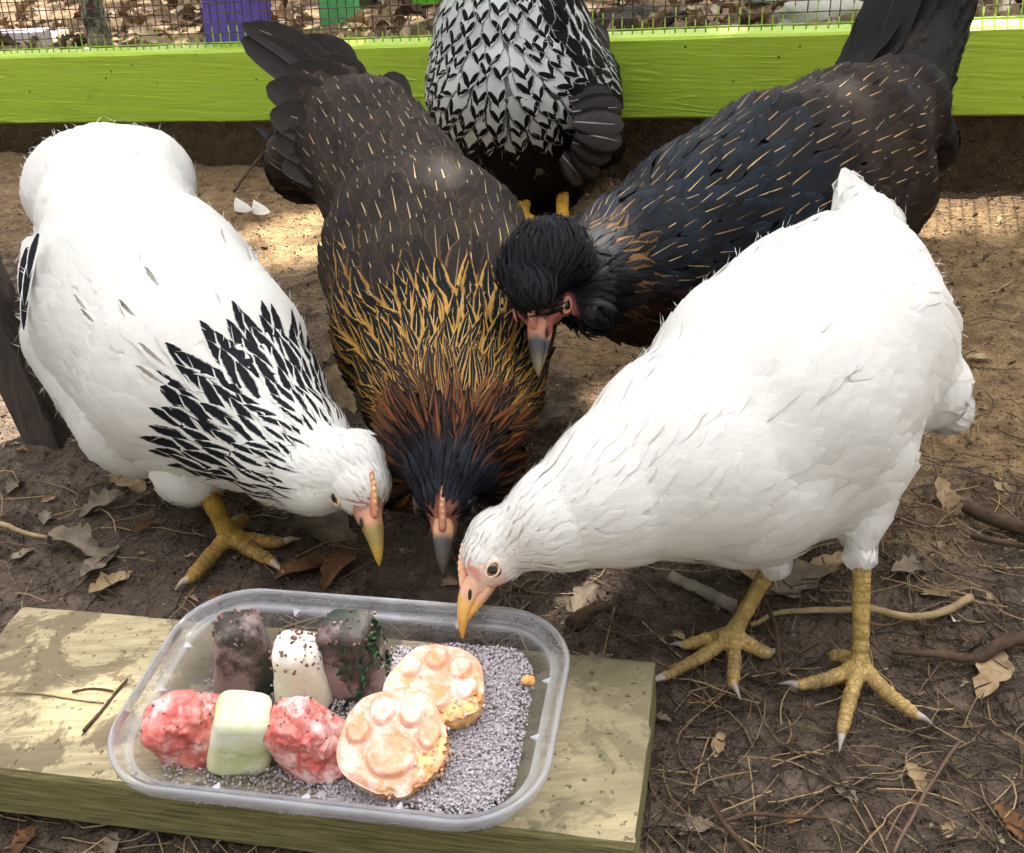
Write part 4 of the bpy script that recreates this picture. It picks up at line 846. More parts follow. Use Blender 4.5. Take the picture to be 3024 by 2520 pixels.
# ------------------------------------------------------------------ plastic tub
def plastic():
    k = NT('clear_plastic'); n = k.noise(55, 3, .5, k.pos())
    dif = k.n('BsdfDiffuse', {'Color': (.86, .87, .92, 1)}); trl = k.n('BsdfTranslucent', {'Color': (.9, .91, .95, 1)})
    milk = k.n('MixShader', {0: .5, 1: dif, 2: trl})
    base = k.n('MixShader', {0: k.math('ADD', k.attr('milk', 2), k.mapr(n, .3, .7, -.05, .05)), 1: k.n('BsdfTransparent', {'Color': (.97, .975, .985, 1)}), 2: milk})
    fr = k.n('Fresnel', {'IOR': 1.45}); gl = k.n('BsdfGlossy', {'Roughness': .07, 'Color': (.95, .95, 1, 1)})
    k.t.links.new(k.n('MixShader', {0: k.math('MULTIPLY', fr, .85), 1: base, 2: gl}), k.out.inputs[0]); return k.m
M_plastic = plastic()
TC = np.array([-.0876, .3716, 0.]); te1 = unit([cos(-.215), sin(-.215), 0]); te2 = np.array([-te1[1], te1[0], 0.])
TA, TB, TH = .1032, .0668, .0285                                  # half length, half width, height of the tub
def tub_ring(inset, z, r0=.039, n=14):
    a, b = TA - inset, TB - inset; r = max(.006, r0 - inset); out = []
    for q, (sx, sy) in enumerate(((1, 1), (-1, 1), (-1, -1), (1, -1))):
        for i in range(n):
            t = pi / 2 * (q + i / (n - 1)); out.append(TC + te1 * (sx * (a - r) + r * cos(t)) + te2 * (sy * (b - r) + r * sin(t)) + u3 * z)
    return np.array(out)
z0 = BT + .0012; zr = z0 + TH
prof = [(.0012, zr - .006), (.0002, zr - .003), (0, zr), (.001, zr + .0013), (.0025, zr + .0010), (.0040, zr - .0005), (.0046, zr - .0042), (.0075, zr - .0052), (.0092, zr - .0050), (.0102, zr - .0080), (.0118, zr - .015), (.0132, z0 + .006), (.0165, z0 + .002), (.020, z0)]
tub = thing('plastic_tub', 'clear plastic food tub filled with frozen treats on the plank', 'tub', TC + u3 * BT)
V, Fq = loft([tub_ring(a, z) for a, z in prof]); Fq = Fq[:-2] + [Fq[-1]]
o = obj('tub_wall', mesh('tub_wall', V, Fq, M_plastic, attrs={'milk': np.repeat([.22, .30, .50, .50, .26, .16, .24, .30, .42, .22, .10, .12, .22, .10], 56)}), tub)
kf = NT('tub_tab'); kf.set(Base_Color=(.8, .82, .88), Roughness=.25, Alpha=.30); M_tab = kf.m
for sx, sy, along in [(a, 1, 0) for a in (-.55, -.05, .5)] + [(a, -1, 0) for a in (-.5, .0, .5)] + [(-1, b, 1) for b in (-.1, .55)] + [(1, b, 1) for b in (-.25, .5)]:
    if along: p0 = TC + te1 * sx * (TA - .0085) + te2 * sy * (TB - .02); tn = te2; inn = -te1 * sx
    else: p0 = TC + te1 * sx * (TA - .02) + te2 * sy * (TB - .0085); tn = te1; inn = -te2 * sy
    zt = zr - .0046; Vt = [p0 + tn * .0022 + u3 * zt, p0 - tn * .0022 + u3 * zt, p0 + inn * .0045 + u3 * (zt - .001), p0 + tn * .0006 + u3 * (zt - .006)]
    obj('tab', mesh('tab', Vt, [(0, 1, 2), (0, 2, 3), (1, 3, 2), (0, 3, 1)], M_tab, False), tub)

# ------------------------------------------------------------------ grit and frozen treats
def stones(P, size, rng, mat, name, squash=.75):
    oc = np.array([(1, 0, 0), (-1, 0, 0), (0, 1, 0), (0, -1, 0), (0, 0, 1), (0, 0, -1)], float)
    of = np.array([(0, 2, 4), (2, 1, 4), (1, 3, 4), (3, 0, 4), (2, 0, 5), (1, 2, 5), (3, 1, 5), (0, 3, 5)]); n = len(P)
    Q, _ = np.linalg.qr(rng.normal(size=(n, 3, 3))); s_ = size * rng.uniform(.6, 1.3, (n, 1, 1)) * rng.uniform(.65, 1.15, (n, 6, 1))
    V = (oc[None] * s_) @ Q + P[:, None]; Fq = (of[None] + 6 * np.arange(n)[:, None, None]).reshape(-1, 3)
    return mesh(name, V.reshape(-1, 3), Fq, mat, False, attrs={'tone': np.repeat(rng.random(n), 6)})
k = NT('grit'); t_ = k.attr('tone', 2); cr = k.mix(t_, C('9a9092'), C('c9c1c3')); k.set(Base_Color=k.mix(k.mapr(t_, .9, .95), cr, C('5c4f4c')), Roughness=.85); M_grit = k.m
def tub_xy(a, b): return TC + te1 * a + te2 * b
def grit_h(a, b): return z0 + .002 + .010 * sstep(-.01, .05, a) + .007 * sstep(.0, .045, b) + .0015 * vnoise(np.stack([a * 90, b * 90, a * 0], -1), 2)
ga = RNG.uniform(-.086, .086, 22000); gb = RNG.uniform(-.050, .050, 22000); okg = (RNG.random(22000) < .25 + .75 * sstep(-.03, .02, ga)); ga, gb = ga[okg], gb[okg]
okg = ((abs(ga) - .062).clip(0) ** 2 + (abs(gb) - .026).clip(0) ** 2) < .0235 ** 2; ga, gb = ga[okg], gb[okg]
gp = tub_xy(0, 0)[None] + ga[:, None] * te1 + gb[:, None] * te2; gp[:, 2] = grit_h(ga, gb) - RNG.uniform(0, .002, len(ga))
bq = [(a_, b_) for a_ in np.linspace(-.084, .084, 44) for b_ in np.linspace(-.048, .048, 26)]; bqa = np.array(bq); bin_ = ((abs(bqa[:, 0]) - .062).clip(0) ** 2 + (abs(bqa[:, 1]) - .026).clip(0) ** 2 < .022 ** 2) & (bqa[:, 0] > -.004 + .006 * vnoise(np.stack([bqa[:, 1] * 80, bqa[:, 1] * 0, bqa[:, 1] * 0], -1), 3))
bV = TC[None] + bqa[:, :1] * te1 + bqa[:, 1:] * te2; bV[:, 2] = grit_h(bqa[:, 0], bqa[:, 1]) - .0013
bF = np.array([(i * 26 + j, (i + 1) * 26 + j, (i + 1) * 26 + j + 1, i * 26 + j + 1) for i in range(43) for j in range(25) if bin_[[i * 26 + j, (i + 1) * 26 + j, (i + 1) * 26 + j + 1, i * 26 + j + 1]].all()])
grit = obj('grit', stones(gp, .00085, RNG, M_grit, 'grit'), kind='stuff'); tag(grit, 'grey grit spread in the bottom of the tub', 'grit')
obj('grit_bed', mesh('grit_bed', bV, bF, M_grit, attrs={'tone': RNG.random(len(bV)) * .5}), grit, kind='stuff')
def food_mat(name, c1, c2, frost, scale=90, rough=.5, frost_lo=.5, frost_hi=.62, spec=.4, sss=.35):
    k = NT(name); p = k.pos(); n, f = k.noise(scale, 4, .6, p), k.noise(scale * .55, 5, .7, k.n('Mapping', {'Vector': p, 'Location': (3, 1, 2)}))
    c = k.mix(k.mapr(n, .35, .65), C(c1), C(c2)); c = k.mix(k.math('MULTIPLY', k.mapr(f, frost_lo, frost_hi), .8), c, C(frost))
    k.set(Base_Color=c, Roughness=rough, Specular_IOR_Level=spec, Normal=k.bump(k.noise(scale * 4, 3, .6, p), .0006), Subsurface_Weight=sss, Subsurface_Radius=(.004, .002, .0015), Subsurface_Scale=1.0); return k.m
def block(px, py, zc, w, d, hgt, taper, rot, tilt, seed, rough, chunk=0, chunk_dir=0.0, n=(52, 34), sq=3.2, rnd=.28):
    th = np.linspace(0, 2 * pi, n[0], endpoint=False); v = np.linspace(0, 1, n[1]); cx = gnd(px, py, zc)
    V = np.empty((n[0], n[1], 3))
    for j, q in enumerate(v):
        if q < .15: rr, z = q / .15, 0
        elif q < .65: rr, z = 1 - taper * (q - .15) / .5, (q - .15) / .5 * (1 - rnd)
        else:
            a = (q - .65) / .35 * pi / 2; rr, z = (1 - taper) * (cos(a) ** .6 if a < pi / 2 - 1e-6 else 0), (1 - rnd) + rnd * sin(a)
        s_ = (np.abs(np.cos(th)) ** sq + np.abs(np.sin(th)) ** sq) ** (-1 / sq)
        V[:, j] = np.stack([w / 2 * rr * s_ * np.cos(th), d / 2 * rr * s_ * np.sin(th), np.full(n[0], z * hgt)], -1)
    P = V.reshape(-1, 3); ctr = np.array([0, 0, hgt * .45]); dirn = unit(P - ctr); am = rough * fbm(P * 70 + seed * 3.3, 4, seed)
    if chunk:
        cd = np.array([cos(chunk_dir), sin(chunk_dir), .35]); m = sstep(.15, .6, dirn @ unit(cd)); cell = np.abs(vnoise(P * 120 + seed, seed)) + .5 * np.abs(vnoise(P * 330 + seed, seed + 1)); am = am + m * chunk * (cell * 1.6 - 1.2)
    P = P + dirn * am[:, None]
    M = (Matrix.Translation(Vector(cx)) @ Matrix.Rotation(math.atan2(te1[1], te1[0]) + rot, 4, 'Z') @ Matrix.Rotation(tilt[0], 4, 'X') @ Matrix.Rotation(tilt[1], 4, 'Y') @ Matrix.Translation(Vector((0, 0, -hgt * .45))))
    Mn = np.array(M); P = P @ Mn[:3, :3].T + Mn[:3, 3]
    Fq = np.array([(i * n[1] + j, ((i + 1) % n[0]) * n[1] + j, ((i + 1) % n[0]) * n[1] + j + 1, i * n[1] + j + 1) for i in range(n[0]) for j in range(n[1] - 1)])
    return P, Fq
M_melon = food_mat('melon_flesh', 'c75f57', 'df8f84', 'ecd0ca', 110, .25, .46, .62); M_pale = food_mat('pale_melon', 'cdd59a', 'e4e6bb', 'eceddc', 45, .4); M_darkf = food_mat('frozen_greens', '232e25', '4a3c38', '9c8782', 60, .6, .45, .62)
M_kale = food_mat('kale', '12331a', '2b5a2c', '6f8f70', 120, .5, .62, .7); M_pale2 = food_mat('pale_melon_dusty', 'cfd2b4', 'e3e2cc', 'e9e6dc', 45, .5)
M_seed = food_mat('seed', '4a3228', '8a6858', 'b79a8a', 300, .7)
def treat(name, label, args, mat, seeds=0, seed=0, sz=.0011, group='frozen treats in the tub'):
    P, Fq = block(*args[0], **args[1]); root = thing(name, label, 'frozen treat', (P[:, 0].mean(), P[:, 1].mean(), P[:, 2].min()), group)
    b = obj('frozen_block', mesh('frozen_block', P, Fq, mat), root)
    if seeds:
        rng = np.random.default_rng(seed); top = P[P[:, 2] > np.quantile(P[:, 2], .62)]; pp = top[rng.integers(0, len(top), seeds)] + rng.normal(0, .0007, (seeds, 3))
        obj('crumbs', stones(pp, sz, rng, M_seed, 'crumbs'), root, kind='stuff')
    return root, P
zc = z0 + .0185
treat('frozen_cup', 'dark frosted frozen treat standing in the back left of the tub', ((715, 1925, zc, .033, .032, .041, .30, .35, (0, .05), 1, .0010), dict(sq=5, rnd=.16)), M_darkf, 60, 1)
treat('frozen_cup', 'pale green frozen treat with brown crumbs on top between two dark ones', ((890, 1975, zc, .030, .028, .037, .18, .2, (.0, .0), 2, .0007), {}), M_pale2, 110, 2)
rt_, P = treat('frozen_cup', 'dark frozen treat with green kale bits on its right side', ((1040, 1935, zc + .001, .036, .033, .042, .28, -.1, (0, -.05), 3, .0012), dict(sq=5, rnd=.16)), M_darkf, 50, 3)
rng = np.random.default_rng(5); kk_ = P[(P[:, 2] < np.quantile(P[:, 2], .7)) & ((P - P.mean(0)) @ unit(te1 - te2 * .6) > .006)]; VV, FF = [], []
for i in range(150):
    c_ = kk_[rng.integers(0, len(kk_))] + rng.normal(0, .0012, 3); a, b = unit(rng.normal(size=3)) * rng.uniform(.0015, .004), unit(rng.normal(size=3)) * rng.uniform(.001, .003); nn_ = unit(np.cross(a, b)) * .0008; q = len(VV)
    VV += [c_ - a, c_ + b + nn_, c_ + a, c_ - b + nn_]; FF += [(q, q + 1, q + 2), (q, q + 2, q + 3)]
obj('kale', mesh('kale', VV, FF, M_kale, False), rt_, kind='stuff')
treat('frozen_cup', 'pink red watermelon chunk at the left front of the tub', ((545, 2140, zc - .003, .044, .034, .030, .25, .35, (.25, -.40), 4, .0016), dict(chunk=.0032, chunk_dir=-.7, n=(90, 54))), M_melon, 25, 4, .0008)
treat('frozen_cup', 'pale yellow green melon block between the two red ones', ((716, 2160, zc + .001, .031, .027, .041, .18, .22, (.22, .24), 5, .0006), dict(sq=4.5, rnd=.18)), M_pale)
treat('frozen_cup', 'red watermelon chunk with a crumbled side beside the front paw treat', ((905, 2175, zc - .001, .038, .034, .035, .25, -.2, (.25, -.30), 6, .0014), dict(chunk=.0042, chunk_dir=-.5, n=(90, 54))), M_melon, 55, 6, .0008)
k = NT('orange_ice'); p = k.pos(); n, f = k.noise(120, 5, .65, p), k.noise(60, 5, .7, k.n('Mapping', {'Vector': p, 'Location': (5, 2, 1)})); br = k.attr('broken', 2)
c = k.mix(k.mapr(f, .42, .60), C('dd9f7d'), C('eccbbb')); c = k.mix(k.math('MULTIPLY', k.mapr(n, .55, .62), .7), c, C('dd8a4e')); c = k.mix(br, c, k.mix(k.mapr(n, .35, .6), C('d89048'), C('efc184')))
k.set(Base_Color=c, Roughness=.55, Normal=k.bump(n, .0012)); M_orange = k.m
def paw(px, py, zc, R_, H_, tilt, rot, seed, label):
    nt, nr, ns = 96, 34, 12; th = np.linspace(0, 2 * pi, nt, endpoint=False); edge = 1 + .035 * np.cos(th * 5 + .6) + .02 * np.cos(th * 3 + seed)
    edge = edge * (1 - .06 * np.maximum(0, np.cos(th + pi / 2))); rows = []
    for q in np.linspace(0, 1, ns): rows.append(np.stack([R_ * edge * np.cos(th) * (.90 + .10 * q ** .5), R_ * edge * np.sin(th) * (.90 + .10 * q ** .5), np.full(nt, -H_ + H_ * .92 * q)], -1))
    for q in np.linspace(1, 0, nr):
        x, y = edge * np.cos(th) * q, edge * np.sin(th) * q; z = -.09 * H_ * np.maximum(0, (q - .82) / .18) ** 2 * np.ones(nt)
        for cx_, cy_, ra, rb_ in ((0, -.28, .42, .34), (-.27, .55, .21, .25), (.27, .55, .21, .25), (-.64, .16, .20, .24), (.64, .16, .20, .24)):
            e = np.sqrt(((x - cx_) / ra) ** 2 + ((y - cy_) / rb_) ** 2); z = z + .11 * H_ * sstep(1.12, .90, e) - .05 * H_ * np.exp(-((e - 1.12) / .10) ** 2)
        rows.append(np.stack([R_ * x, R_ * y, z], -1))
    P = np.stack(rows, 1).reshape(-1, 3); m = len(rows); br = sstep(.15, .55, (P @ unit([.75, -.55, -.2])) / R_ - .30 + .35 * vnoise(P * 130 + seed, seed))
    cell = np.abs(vnoise(P * 300 + seed, seed + 3)) + .5 * np.abs(vnoise(P * 700, seed + 4)); P = P * (1 - (br * .16 * cell)[:, None]) + np.array([0, 0, 1]) * (.0006 * fbm(P * 200, 3, seed))[:, None]
    M = np.array(Matrix.Translation(Vector(gnd(px, py, zc))) @ Matrix.Rotation(rot, 4, 'Z') @ Matrix.Rotation(tilt[0], 4, 'X') @ Matrix.Rotation(tilt[1], 4, 'Y'))
    P = P @ M[:3, :3].T + M[:3, 3]; Fq = np.array([(i * m + j, ((i + 1) % nt) * m + j, ((i + 1) % nt) * m + j + 1, i * m + j + 1) for i in range(nt) for j in range(m - 1)])
    root = thing('paw_treat', label, 'frozen treat', (P[:, 0].mean(), P[:, 1].mean(), P[:, 2].min()), 'frozen treats in the tub')
    obj('frozen_block', mesh('frozen_block', P, Fq, M_orange, attrs={'broken': br}), root)
    rng = np.random.default_rng(seed); top = P[br > .3]; pp = top[rng.integers(0, len(top), 60)] + rng.normal(0, .001, (60, 3)); obj('crumbs', stones(pp, .0012, rng, M_orange, 'crumbs'), root, kind='stuff')
paw(1160, 2190, z0 + .027, .0255, .021, (.42, .05), -.15, 2, 'pale orange paw shaped frozen treat at the front of the tub')
paw(1285, 2020, z0 + .025, .0245, .019, (.12, .10), -.5, 7, 'pale orange paw shaped frozen treat behind the other paw')
c_ = gnd(1560, 2010, z0 + .018); V, Fq = blob(c_, (.0032, .0028, .0025), 4, .4, (14, 9)); tag(obj('orange_crumb', mesh('orange_crumb', V, Fq, M_orange, attrs={'broken': np.ones(len(V))})), 'small bright orange crumb on the grit by the right wall', 'crumb')

# ------------------------------------------------------------------ leaves, sticks, needles, crumbs of soil
def leaf_mesh(name, L, W, mat, seed, lobes=4, curl=.25, rows=13):
    rng = np.random.default_rng(seed); v = np.linspace(0, 1, rows); us = np.array([-1, -.55, 0, .55, 1.])
    w = W * np.sin(pi * np.clip(v * .96 + .02, 0, 1)) ** .7 * (1 + .20 * np.sin(v * lobes * 2 * pi + seed) * (v > .12)); wl, wr = w * rng.uniform(.75, 1.15, rows), w * rng.uniform(.75, 1.15, rows)
    V = np.empty((rows, 5, 3)); bend = rng.uniform(-.12, .12)
    for i in range(rows):
        for j, u in enumerate(us):
            ww = (wl[i] if u < 0 else wr[i]) * abs(u); V[i, j] = (np.sign(u) * ww + bend * L * v[i] ** 2, v[i] * L, curl * ww * abs(u) * (1 + .4 * np.sin(v[i] * 9 + seed)) + .08 * L * np.sin(v[i] * pi * 1.3 + seed) + rng.normal(0, .0006))
    P = V.reshape(-1, 3) - [0, L / 2, 0]; P[:, 2] -= P[:, 2].min(); Fq = np.array([(i * 5 + j, i * 5 + j + 1, i * 5 + j + 6, i * 5 + j + 5) for i in range(rows - 1) for j in range(4)])
    return mesh(name, P, Fq, mat)
def leaf_mat(name, a, b):
    k = NT(name); rnd_ = k.n('ObjectInfo', out=5); n = k.noise(90, 4, .65, k.pos()); vein = k.math('ABSOLUTE', k.math('SINE', k.math('MULTIPLY', k.noise(60, 2, .5, k.coord(3)), 30.0)))
    c = k.mix(k.mapr(n, .3, .7), C(a), C(b)); c = k.mix(k.math('MULTIPLY', k.mapr(vein, .25, .0), .35), c, C(a) * .5); c = k.mix(k.math('MULTIPLY', k.mapr(k.noise(200, 3, .6, k.pos()), .6, .7), .5), c, C('3b2c20'))
    k.set(Base_Color=c, Roughness=.8, Specular_IOR_Level=.2, Normal=k.bump(n, .001)); return k.m
M_tan, M_grey, M_brown = leaf_mat('dead_leaf_tan', '7d6649', 'a8916f'), leaf_mat('dead_leaf_grey', '5f5346', '8a7c69'), leaf_mat('dead_leaf_brown', '4d3522', '7d5838')
leaf_shapes = [leaf_mesh('dead_leaf', .85, .20, m, 10 + i, lobes=[3, 4, 5, 2][i % 4], curl=[.5, .8, .6, .4][i % 4]) for i, m in enumerate([M_tan, M_grey, M_brown, M_tan, M_grey, M_tan])]
def place_leaf(px, py, L, rot, shape, label=None, z=.0, tilt=(0, 0)):
    p = gnd(px, py, .0); o = obj('dead_leaf', leaf_shapes[shape]); o.location = (p[0], p[1], float(ground_z(p[0], p[1])) + .001 + z); o.scale = (L, L, L); o.rotation_euler = (tilt[0], tilt[1], rot)
    tag(o, label or 'small dead brown leaf lying on the bare dirt', 'leaf', 'dead leaves on the dirt'); return o
place_leaf(215, 1600, .05, 1.1, 1, 'large curled grey brown leaf on the dirt at the left', tilt=(.1, .1))
place_leaf(300, 1650, .040, -.6, 4, 'torn grey leaf below the large curled leaf at the left', tilt=(.15, 0))
place_leaf(325, 1720, .036, 2.4, 0, 'pale tan leaf just above the left end of the plank')
place_leaf(380, 1420, .045, .8, 3, 'whitish tan leaf under the breast of the hen with the scaled neck', tilt=(.25, 0))
place_leaf(300, 1490, .04, -1.2, 1, 'grey crinkled leaf left of the yellow foot', tilt=(.1, .2))
place_leaf(950, 1590, .075, .9, 1, 'big dark oak leaf below the beak of the left hen', tilt=(.2, 0)); place_leaf(910, 1700, .050, 2.0, 2, 'reddish brown oak leaf just behind the tub rim', tilt=(.15, .2)); place_leaf(1000, 1690, .045, -.4, 2, 'brown oak leaf between the tub and the brown hen')
place_leaf(1015, 1180, .060, .15, 0, 'pale tan leaf lying between the scaled neck hen and the brown hen', z=.004, tilt=(.5, 0)); place_leaf(1620, 1260, .05, -1.0, 1, 'grey leaf on the dirt right of the brown head'); place_leaf(1690, 1290, .03, .5, 4, 'small grey leaf just right of the larger grey leaf under the dark hen')
place_leaf(2240, 1700, .062, .5, 0, 'tan leaf behind the left leg of the plain white hen', tilt=(.3, 0)); place_leaf(2350, 1730, .055, -1.3, 4, 'grey brown leaf between the legs of the plain white hen', tilt=(.2, .2)); place_leaf(2440, 1680, .04, 1.8, 3, 'pale tan leaf directly under the thigh of the plain white hen')
place_leaf(2790, 1480, .040, .2, 0, 'pale tan leaf standing up on the dirt at the right', tilt=(.5, .2)); place_leaf(2940, 1990, .045, -.8, 3, 'whitish torn leaf at the right edge', tilt=(.2, 0)); place_leaf(2710, 2295, .020, .1, 0, 'small pale square leaf scrap at the lower right')
for px, py, L, sh, where in [(1760, 1960, 0.03, 4, 'small grey leaf right of the tub beyond the plank corner'), (2000, 1880, 0.022, 3, "small pale tan leaf beside the toes of the plain white hen's left foot"), (2350, 2030, 0.015, 4, 'small grey leaf between the two feet of the plain white hen'), (2120, 2190, 0.024, 3, 'small pale tan leaf below the left foot of the plain white hen'), (1710, 1790, 0.05, 4, 'small grey leaf just behind the right rear corner of the tub'), (2680, 1690, 0.045, 1, 'small grey brown leaf above the right end of the wavy root'), (2960, 1420, 0.03, 3, 'small pale tan leaf at the right edge above the dark sticks'), (2050, 1010, 0.025, 0, 'small tan leaf under the belly of the dark crested hen'), (1840, 1090, 0.025, 3, "small pale tan leaf right of the dark hen's open beak"), (2700, 1370, 0.02, 0, 'small tan leaf under the rump of the plain white hen'), (130, 1520, 0.03, 4, 'small grey leaf near the left edge below the stake'), (40, 1440, 0.035, 1, 'small grey brown leaf at the left edge just below the stake foot'), (430, 1560, 0.03, 2, "small reddish brown leaf left of the left hen's yellow shank"), (60, 1620, 0.03, 4, 'small grey leaf at the left edge above the plank'), (1780, 1560, 0.03, 4, 'small grey leaf under the neck of the plain white hen'), (2890, 1060, 0.03, 3, 'small pale tan leaf on the sandy dirt at the right edge'), (2760, 1750, 0.03, 0, 'small tan leaf at the right tip of the wavy root'), (2980, 2430, 0.03, 2, 'small reddish brown leaf in the lower right corner'), (2050, 2440, 0.03, 4, 'small grey leaf at the bottom edge right of the plank'), (2350, 2400, 0.022, 2, 'small reddish brown leaf below the middle claw near the bottom edge'), (1950, 2120, 0.02, 1, 'small grey brown leaf against the right end of the plank'), (2500, 2330, 0.025, 4, 'small grey leaf below the right foot of the plain white hen'), (2800, 2450, 0.02, 0, 'small tan leaf near the lower right by the reddish twig'), (330, 2500, 0.03, 1, 'small grey brown leaf below the plank front at bottom left'), (60, 2470, 0.03, 2, 'small reddish brown leaf in the lower left corner below the plank'), (640, 1760, 0.03, 2, "small reddish brown leaf between the plank and the left hen's foot")]: place_leaf(px, py, L * .72, random.uniform(0, 6.28), sh, where, tilt=(random.uniform(-.2, .2), random.uniform(-.2, .2)))
def stick(pts, r0, r1, mat, label, z=.004, name='stick', n=26, lift=None):
    P = smooth_path([gnd(x, y, z + (lift[i] if lift else 0)) for i, (x, y) in enumerate(pts)], n); P = P + .0012 * np.stack([vnoise(P * 60 + q * 9, q) for q in range(3)], -1)
    V, Fq = tube(P, np.linspace(r0, r1, n), 9, .25, len(pts)); return tag(obj(name, mesh(name, V, Fq, mat)), label, 'stick')
M_pale_root, M_stick = simple('pale_root', C('96805c'), .7, .25, 120, .3, .0008, 300), simple('dark_stick', C('4a3a2c'), .85, .3, 90, .2, .001, 250)
stick([(2215, 1845), (2290, 1815), (2420, 1803), (2560, 1800), (2700, 1820), (2790, 1805), (2868, 1765)], .0014, .0026, M_pale_root, 'pale wavy root lying across the dirt behind the right foot')
stick([(2640, 1925), (2780, 1935), (2890, 1945), (2960, 1905), (3060, 1885)], .0018, .0045, M_stick, 'thick dark stick at the right edge beside the hen foot')
stick([(2850, 1495), (2930, 1530), (3060, 1575)], .0042, .005, M_stick, 'dark stick at the right edge above the wavy root'); stick([(2870, 1580), (2960, 1605), (3050, 1620)], .0022, .0018, M_stick, 'thin dark stick just below the upper right stick')
stick([(1980, 1700), (2080, 1745), (2170, 1790)], .0036, .0042, simple('grey_stick', C('7d7466'), .8, .25, 90), 'grey stick under the breast of the plain white hen'); stick([(1690, 1850), (1730, 1815), (1790, 1790)], .0055, .003, M_stick, 'short stubby stick behind the right tub corner')
stick([(2255, 1770), (2290, 1850), (2298, 1930), (2305, 1985), (2260, 1975)], .0016, .0010, M_stick, 'thin curved twig hanging round the left foot of the plain white hen', z=.012); stick([(245, 2165), (300, 2090), (372, 2010)], .0010, .0007, M_stick, 'dark twig lying on the plank left of the tub', z=BT + .001); stick([(212, 2040), (265, 2032), (330, 2045)], .0007, .0005, M_stick, 'short dark twig crossing the longer one on the plank', z=BT + .001)
stick([(-20, 2050), (110, 2046), (210, 2060), (300, 2075)], .0005, .0005, M_pale_root, 'long pale pine needle lying on the plank', z=BT + .001); stick([(690, 565), (745, 490), (790, 440)], .002, .0012, M_stick, 'thin stick behind the left hen under the rail', z=.006); stick([(0, 1545), (60, 1570), (140, 1590)], .002, .0014, M_pale_root, 'pale broken stick at the left edge'); stick([(2240, 2560), (2130, 2420), (2090, 2360)], .0015, .001, M_stick, 'dark rootlet right of the plank')
stick([(2130, 2430), (2220, 2400), (2330, 2410), (2450, 2415)], .0012, .0008, M_stick, 'thin dark twig at the bottom right of centre'); stick([(2640, 2520), (2740, 2330), (2830, 2190)], .0008, .0008, simple('reddish_twig', C('634e40'), .8), 'long straight reddish twig at the lower right'); stick([(1890, 2230), (1905, 2130), (1920, 2060)], .0007, .0006, M_pale_root, 'pine needle propped beside the right end of the plank')
def needles(n, region, rng, name, label, L=(.02, .055), r=.00034, mats=None):
    x0_, x1_, y0_, y1_ = region; q = np.linspace(-.5, .5, 5)[None]
    p = np.array([gnd(rng.uniform(x0_, x1_), rng.uniform(y0_, y1_)) for i in range(n)]); a = rng.uniform(0, 2 * pi, (n, 1)); l = rng.uniform(*L, (n, 1)); c_ = rng.normal(0, .9, (n, 1)) * l * .2 * (q * q * 4 - .5)
    x, y = p[:, :1] + np.cos(a) * l * q - np.sin(a) * c_, p[:, 1:2] + np.sin(a) * l * q + np.cos(a) * c_
    z = ground_z(x, y) + .001 + rng.uniform(0, .004, (n, 1)) + .004 * rng.random((n, 1)) * q; c = np.stack([x, y, z], -1); rr_ = r * rng.uniform(.7, 1.5, (n, 1, 1))
    sd = np.stack([-np.sin(a), np.cos(a), 0 * a], -1); V = np.stack([c + sd * rr_, c - sd * rr_, c + np.array([0, 0, 1.6]) * rr_], 2).reshape(-1, 3)
    b = (np.arange(n) * 15)[:, None, None] + (np.arange(4) * 3)[None, :, None] + np.arange(3)[None, None]; b2 = (b - b % 3) + (b + 1) % 3
    VV, FF, tone = [V], np.stack([b, b2, b2 + 3, b + 3], -1).reshape(-1, 4), np.repeat(rng.random(n), 15)
    o = obj(name, mesh(name, np.vstack(VV), np.array(FF), mats, attrs={'tone': tone}), kind='stuff'); tag(o, label, 'needles'); return o
k = NT('needle'); t_ = k.attr('tone', 2); k.set(Base_Color=k.mix(k.mapr(t_, .55, 1.0), C('3d2f22'), C('a58a63')), Roughness=.7); M_needle = k.m
needles(1100, (1350, 3100, 1250, 2560), np.random.default_rng(2), 'pine_needles', 'dry pine needles scattered on the dark dirt', mats=M_needle)
needles(520, (-80, 1200, 1380, 2560), np.random.default_rng(3), 'pine_needles', 'dry pine needles on the dirt at the left', mats=M_needle); needles(160, (0, 3100, 520, 1250), np.random.default_rng(4), 'pine_needles', 'sparse pine needles on the sandy dirt', mats=M_needle)
rng = np.random.default_rng(6); cx_, cy_ = rng.uniform(-.6, .7, 9000), rng.uniform(.18, 1.4, 9000); cp = np.stack([cx_, cy_, ground_z(cx_, cy_) + .0004], -1)
tag(obj('soil_crumbs', stones(cp, .0016, rng, M_dirt, 'soil_crumbs'), kind='stuff'), 'loose crumbs of soil on the ground', 'soil')
for px, py, rz in ((722, 605, 'left'), (775, 612, 'right')):
    b0 = gnd(px - 22, py - 8, .006); t0 = gnd(px + 22, py + 14, .012); me = quill('fallen_feather', b0, t0, np.array([0, .6, .8]), .008, M_feather, WHITE, bow=.2, taper=.3); tag(obj('fallen_feather', me), 'small white feather on the dirt behind the left hen, %s one of the two' % rz, 'feather', 'fallen white feathers')
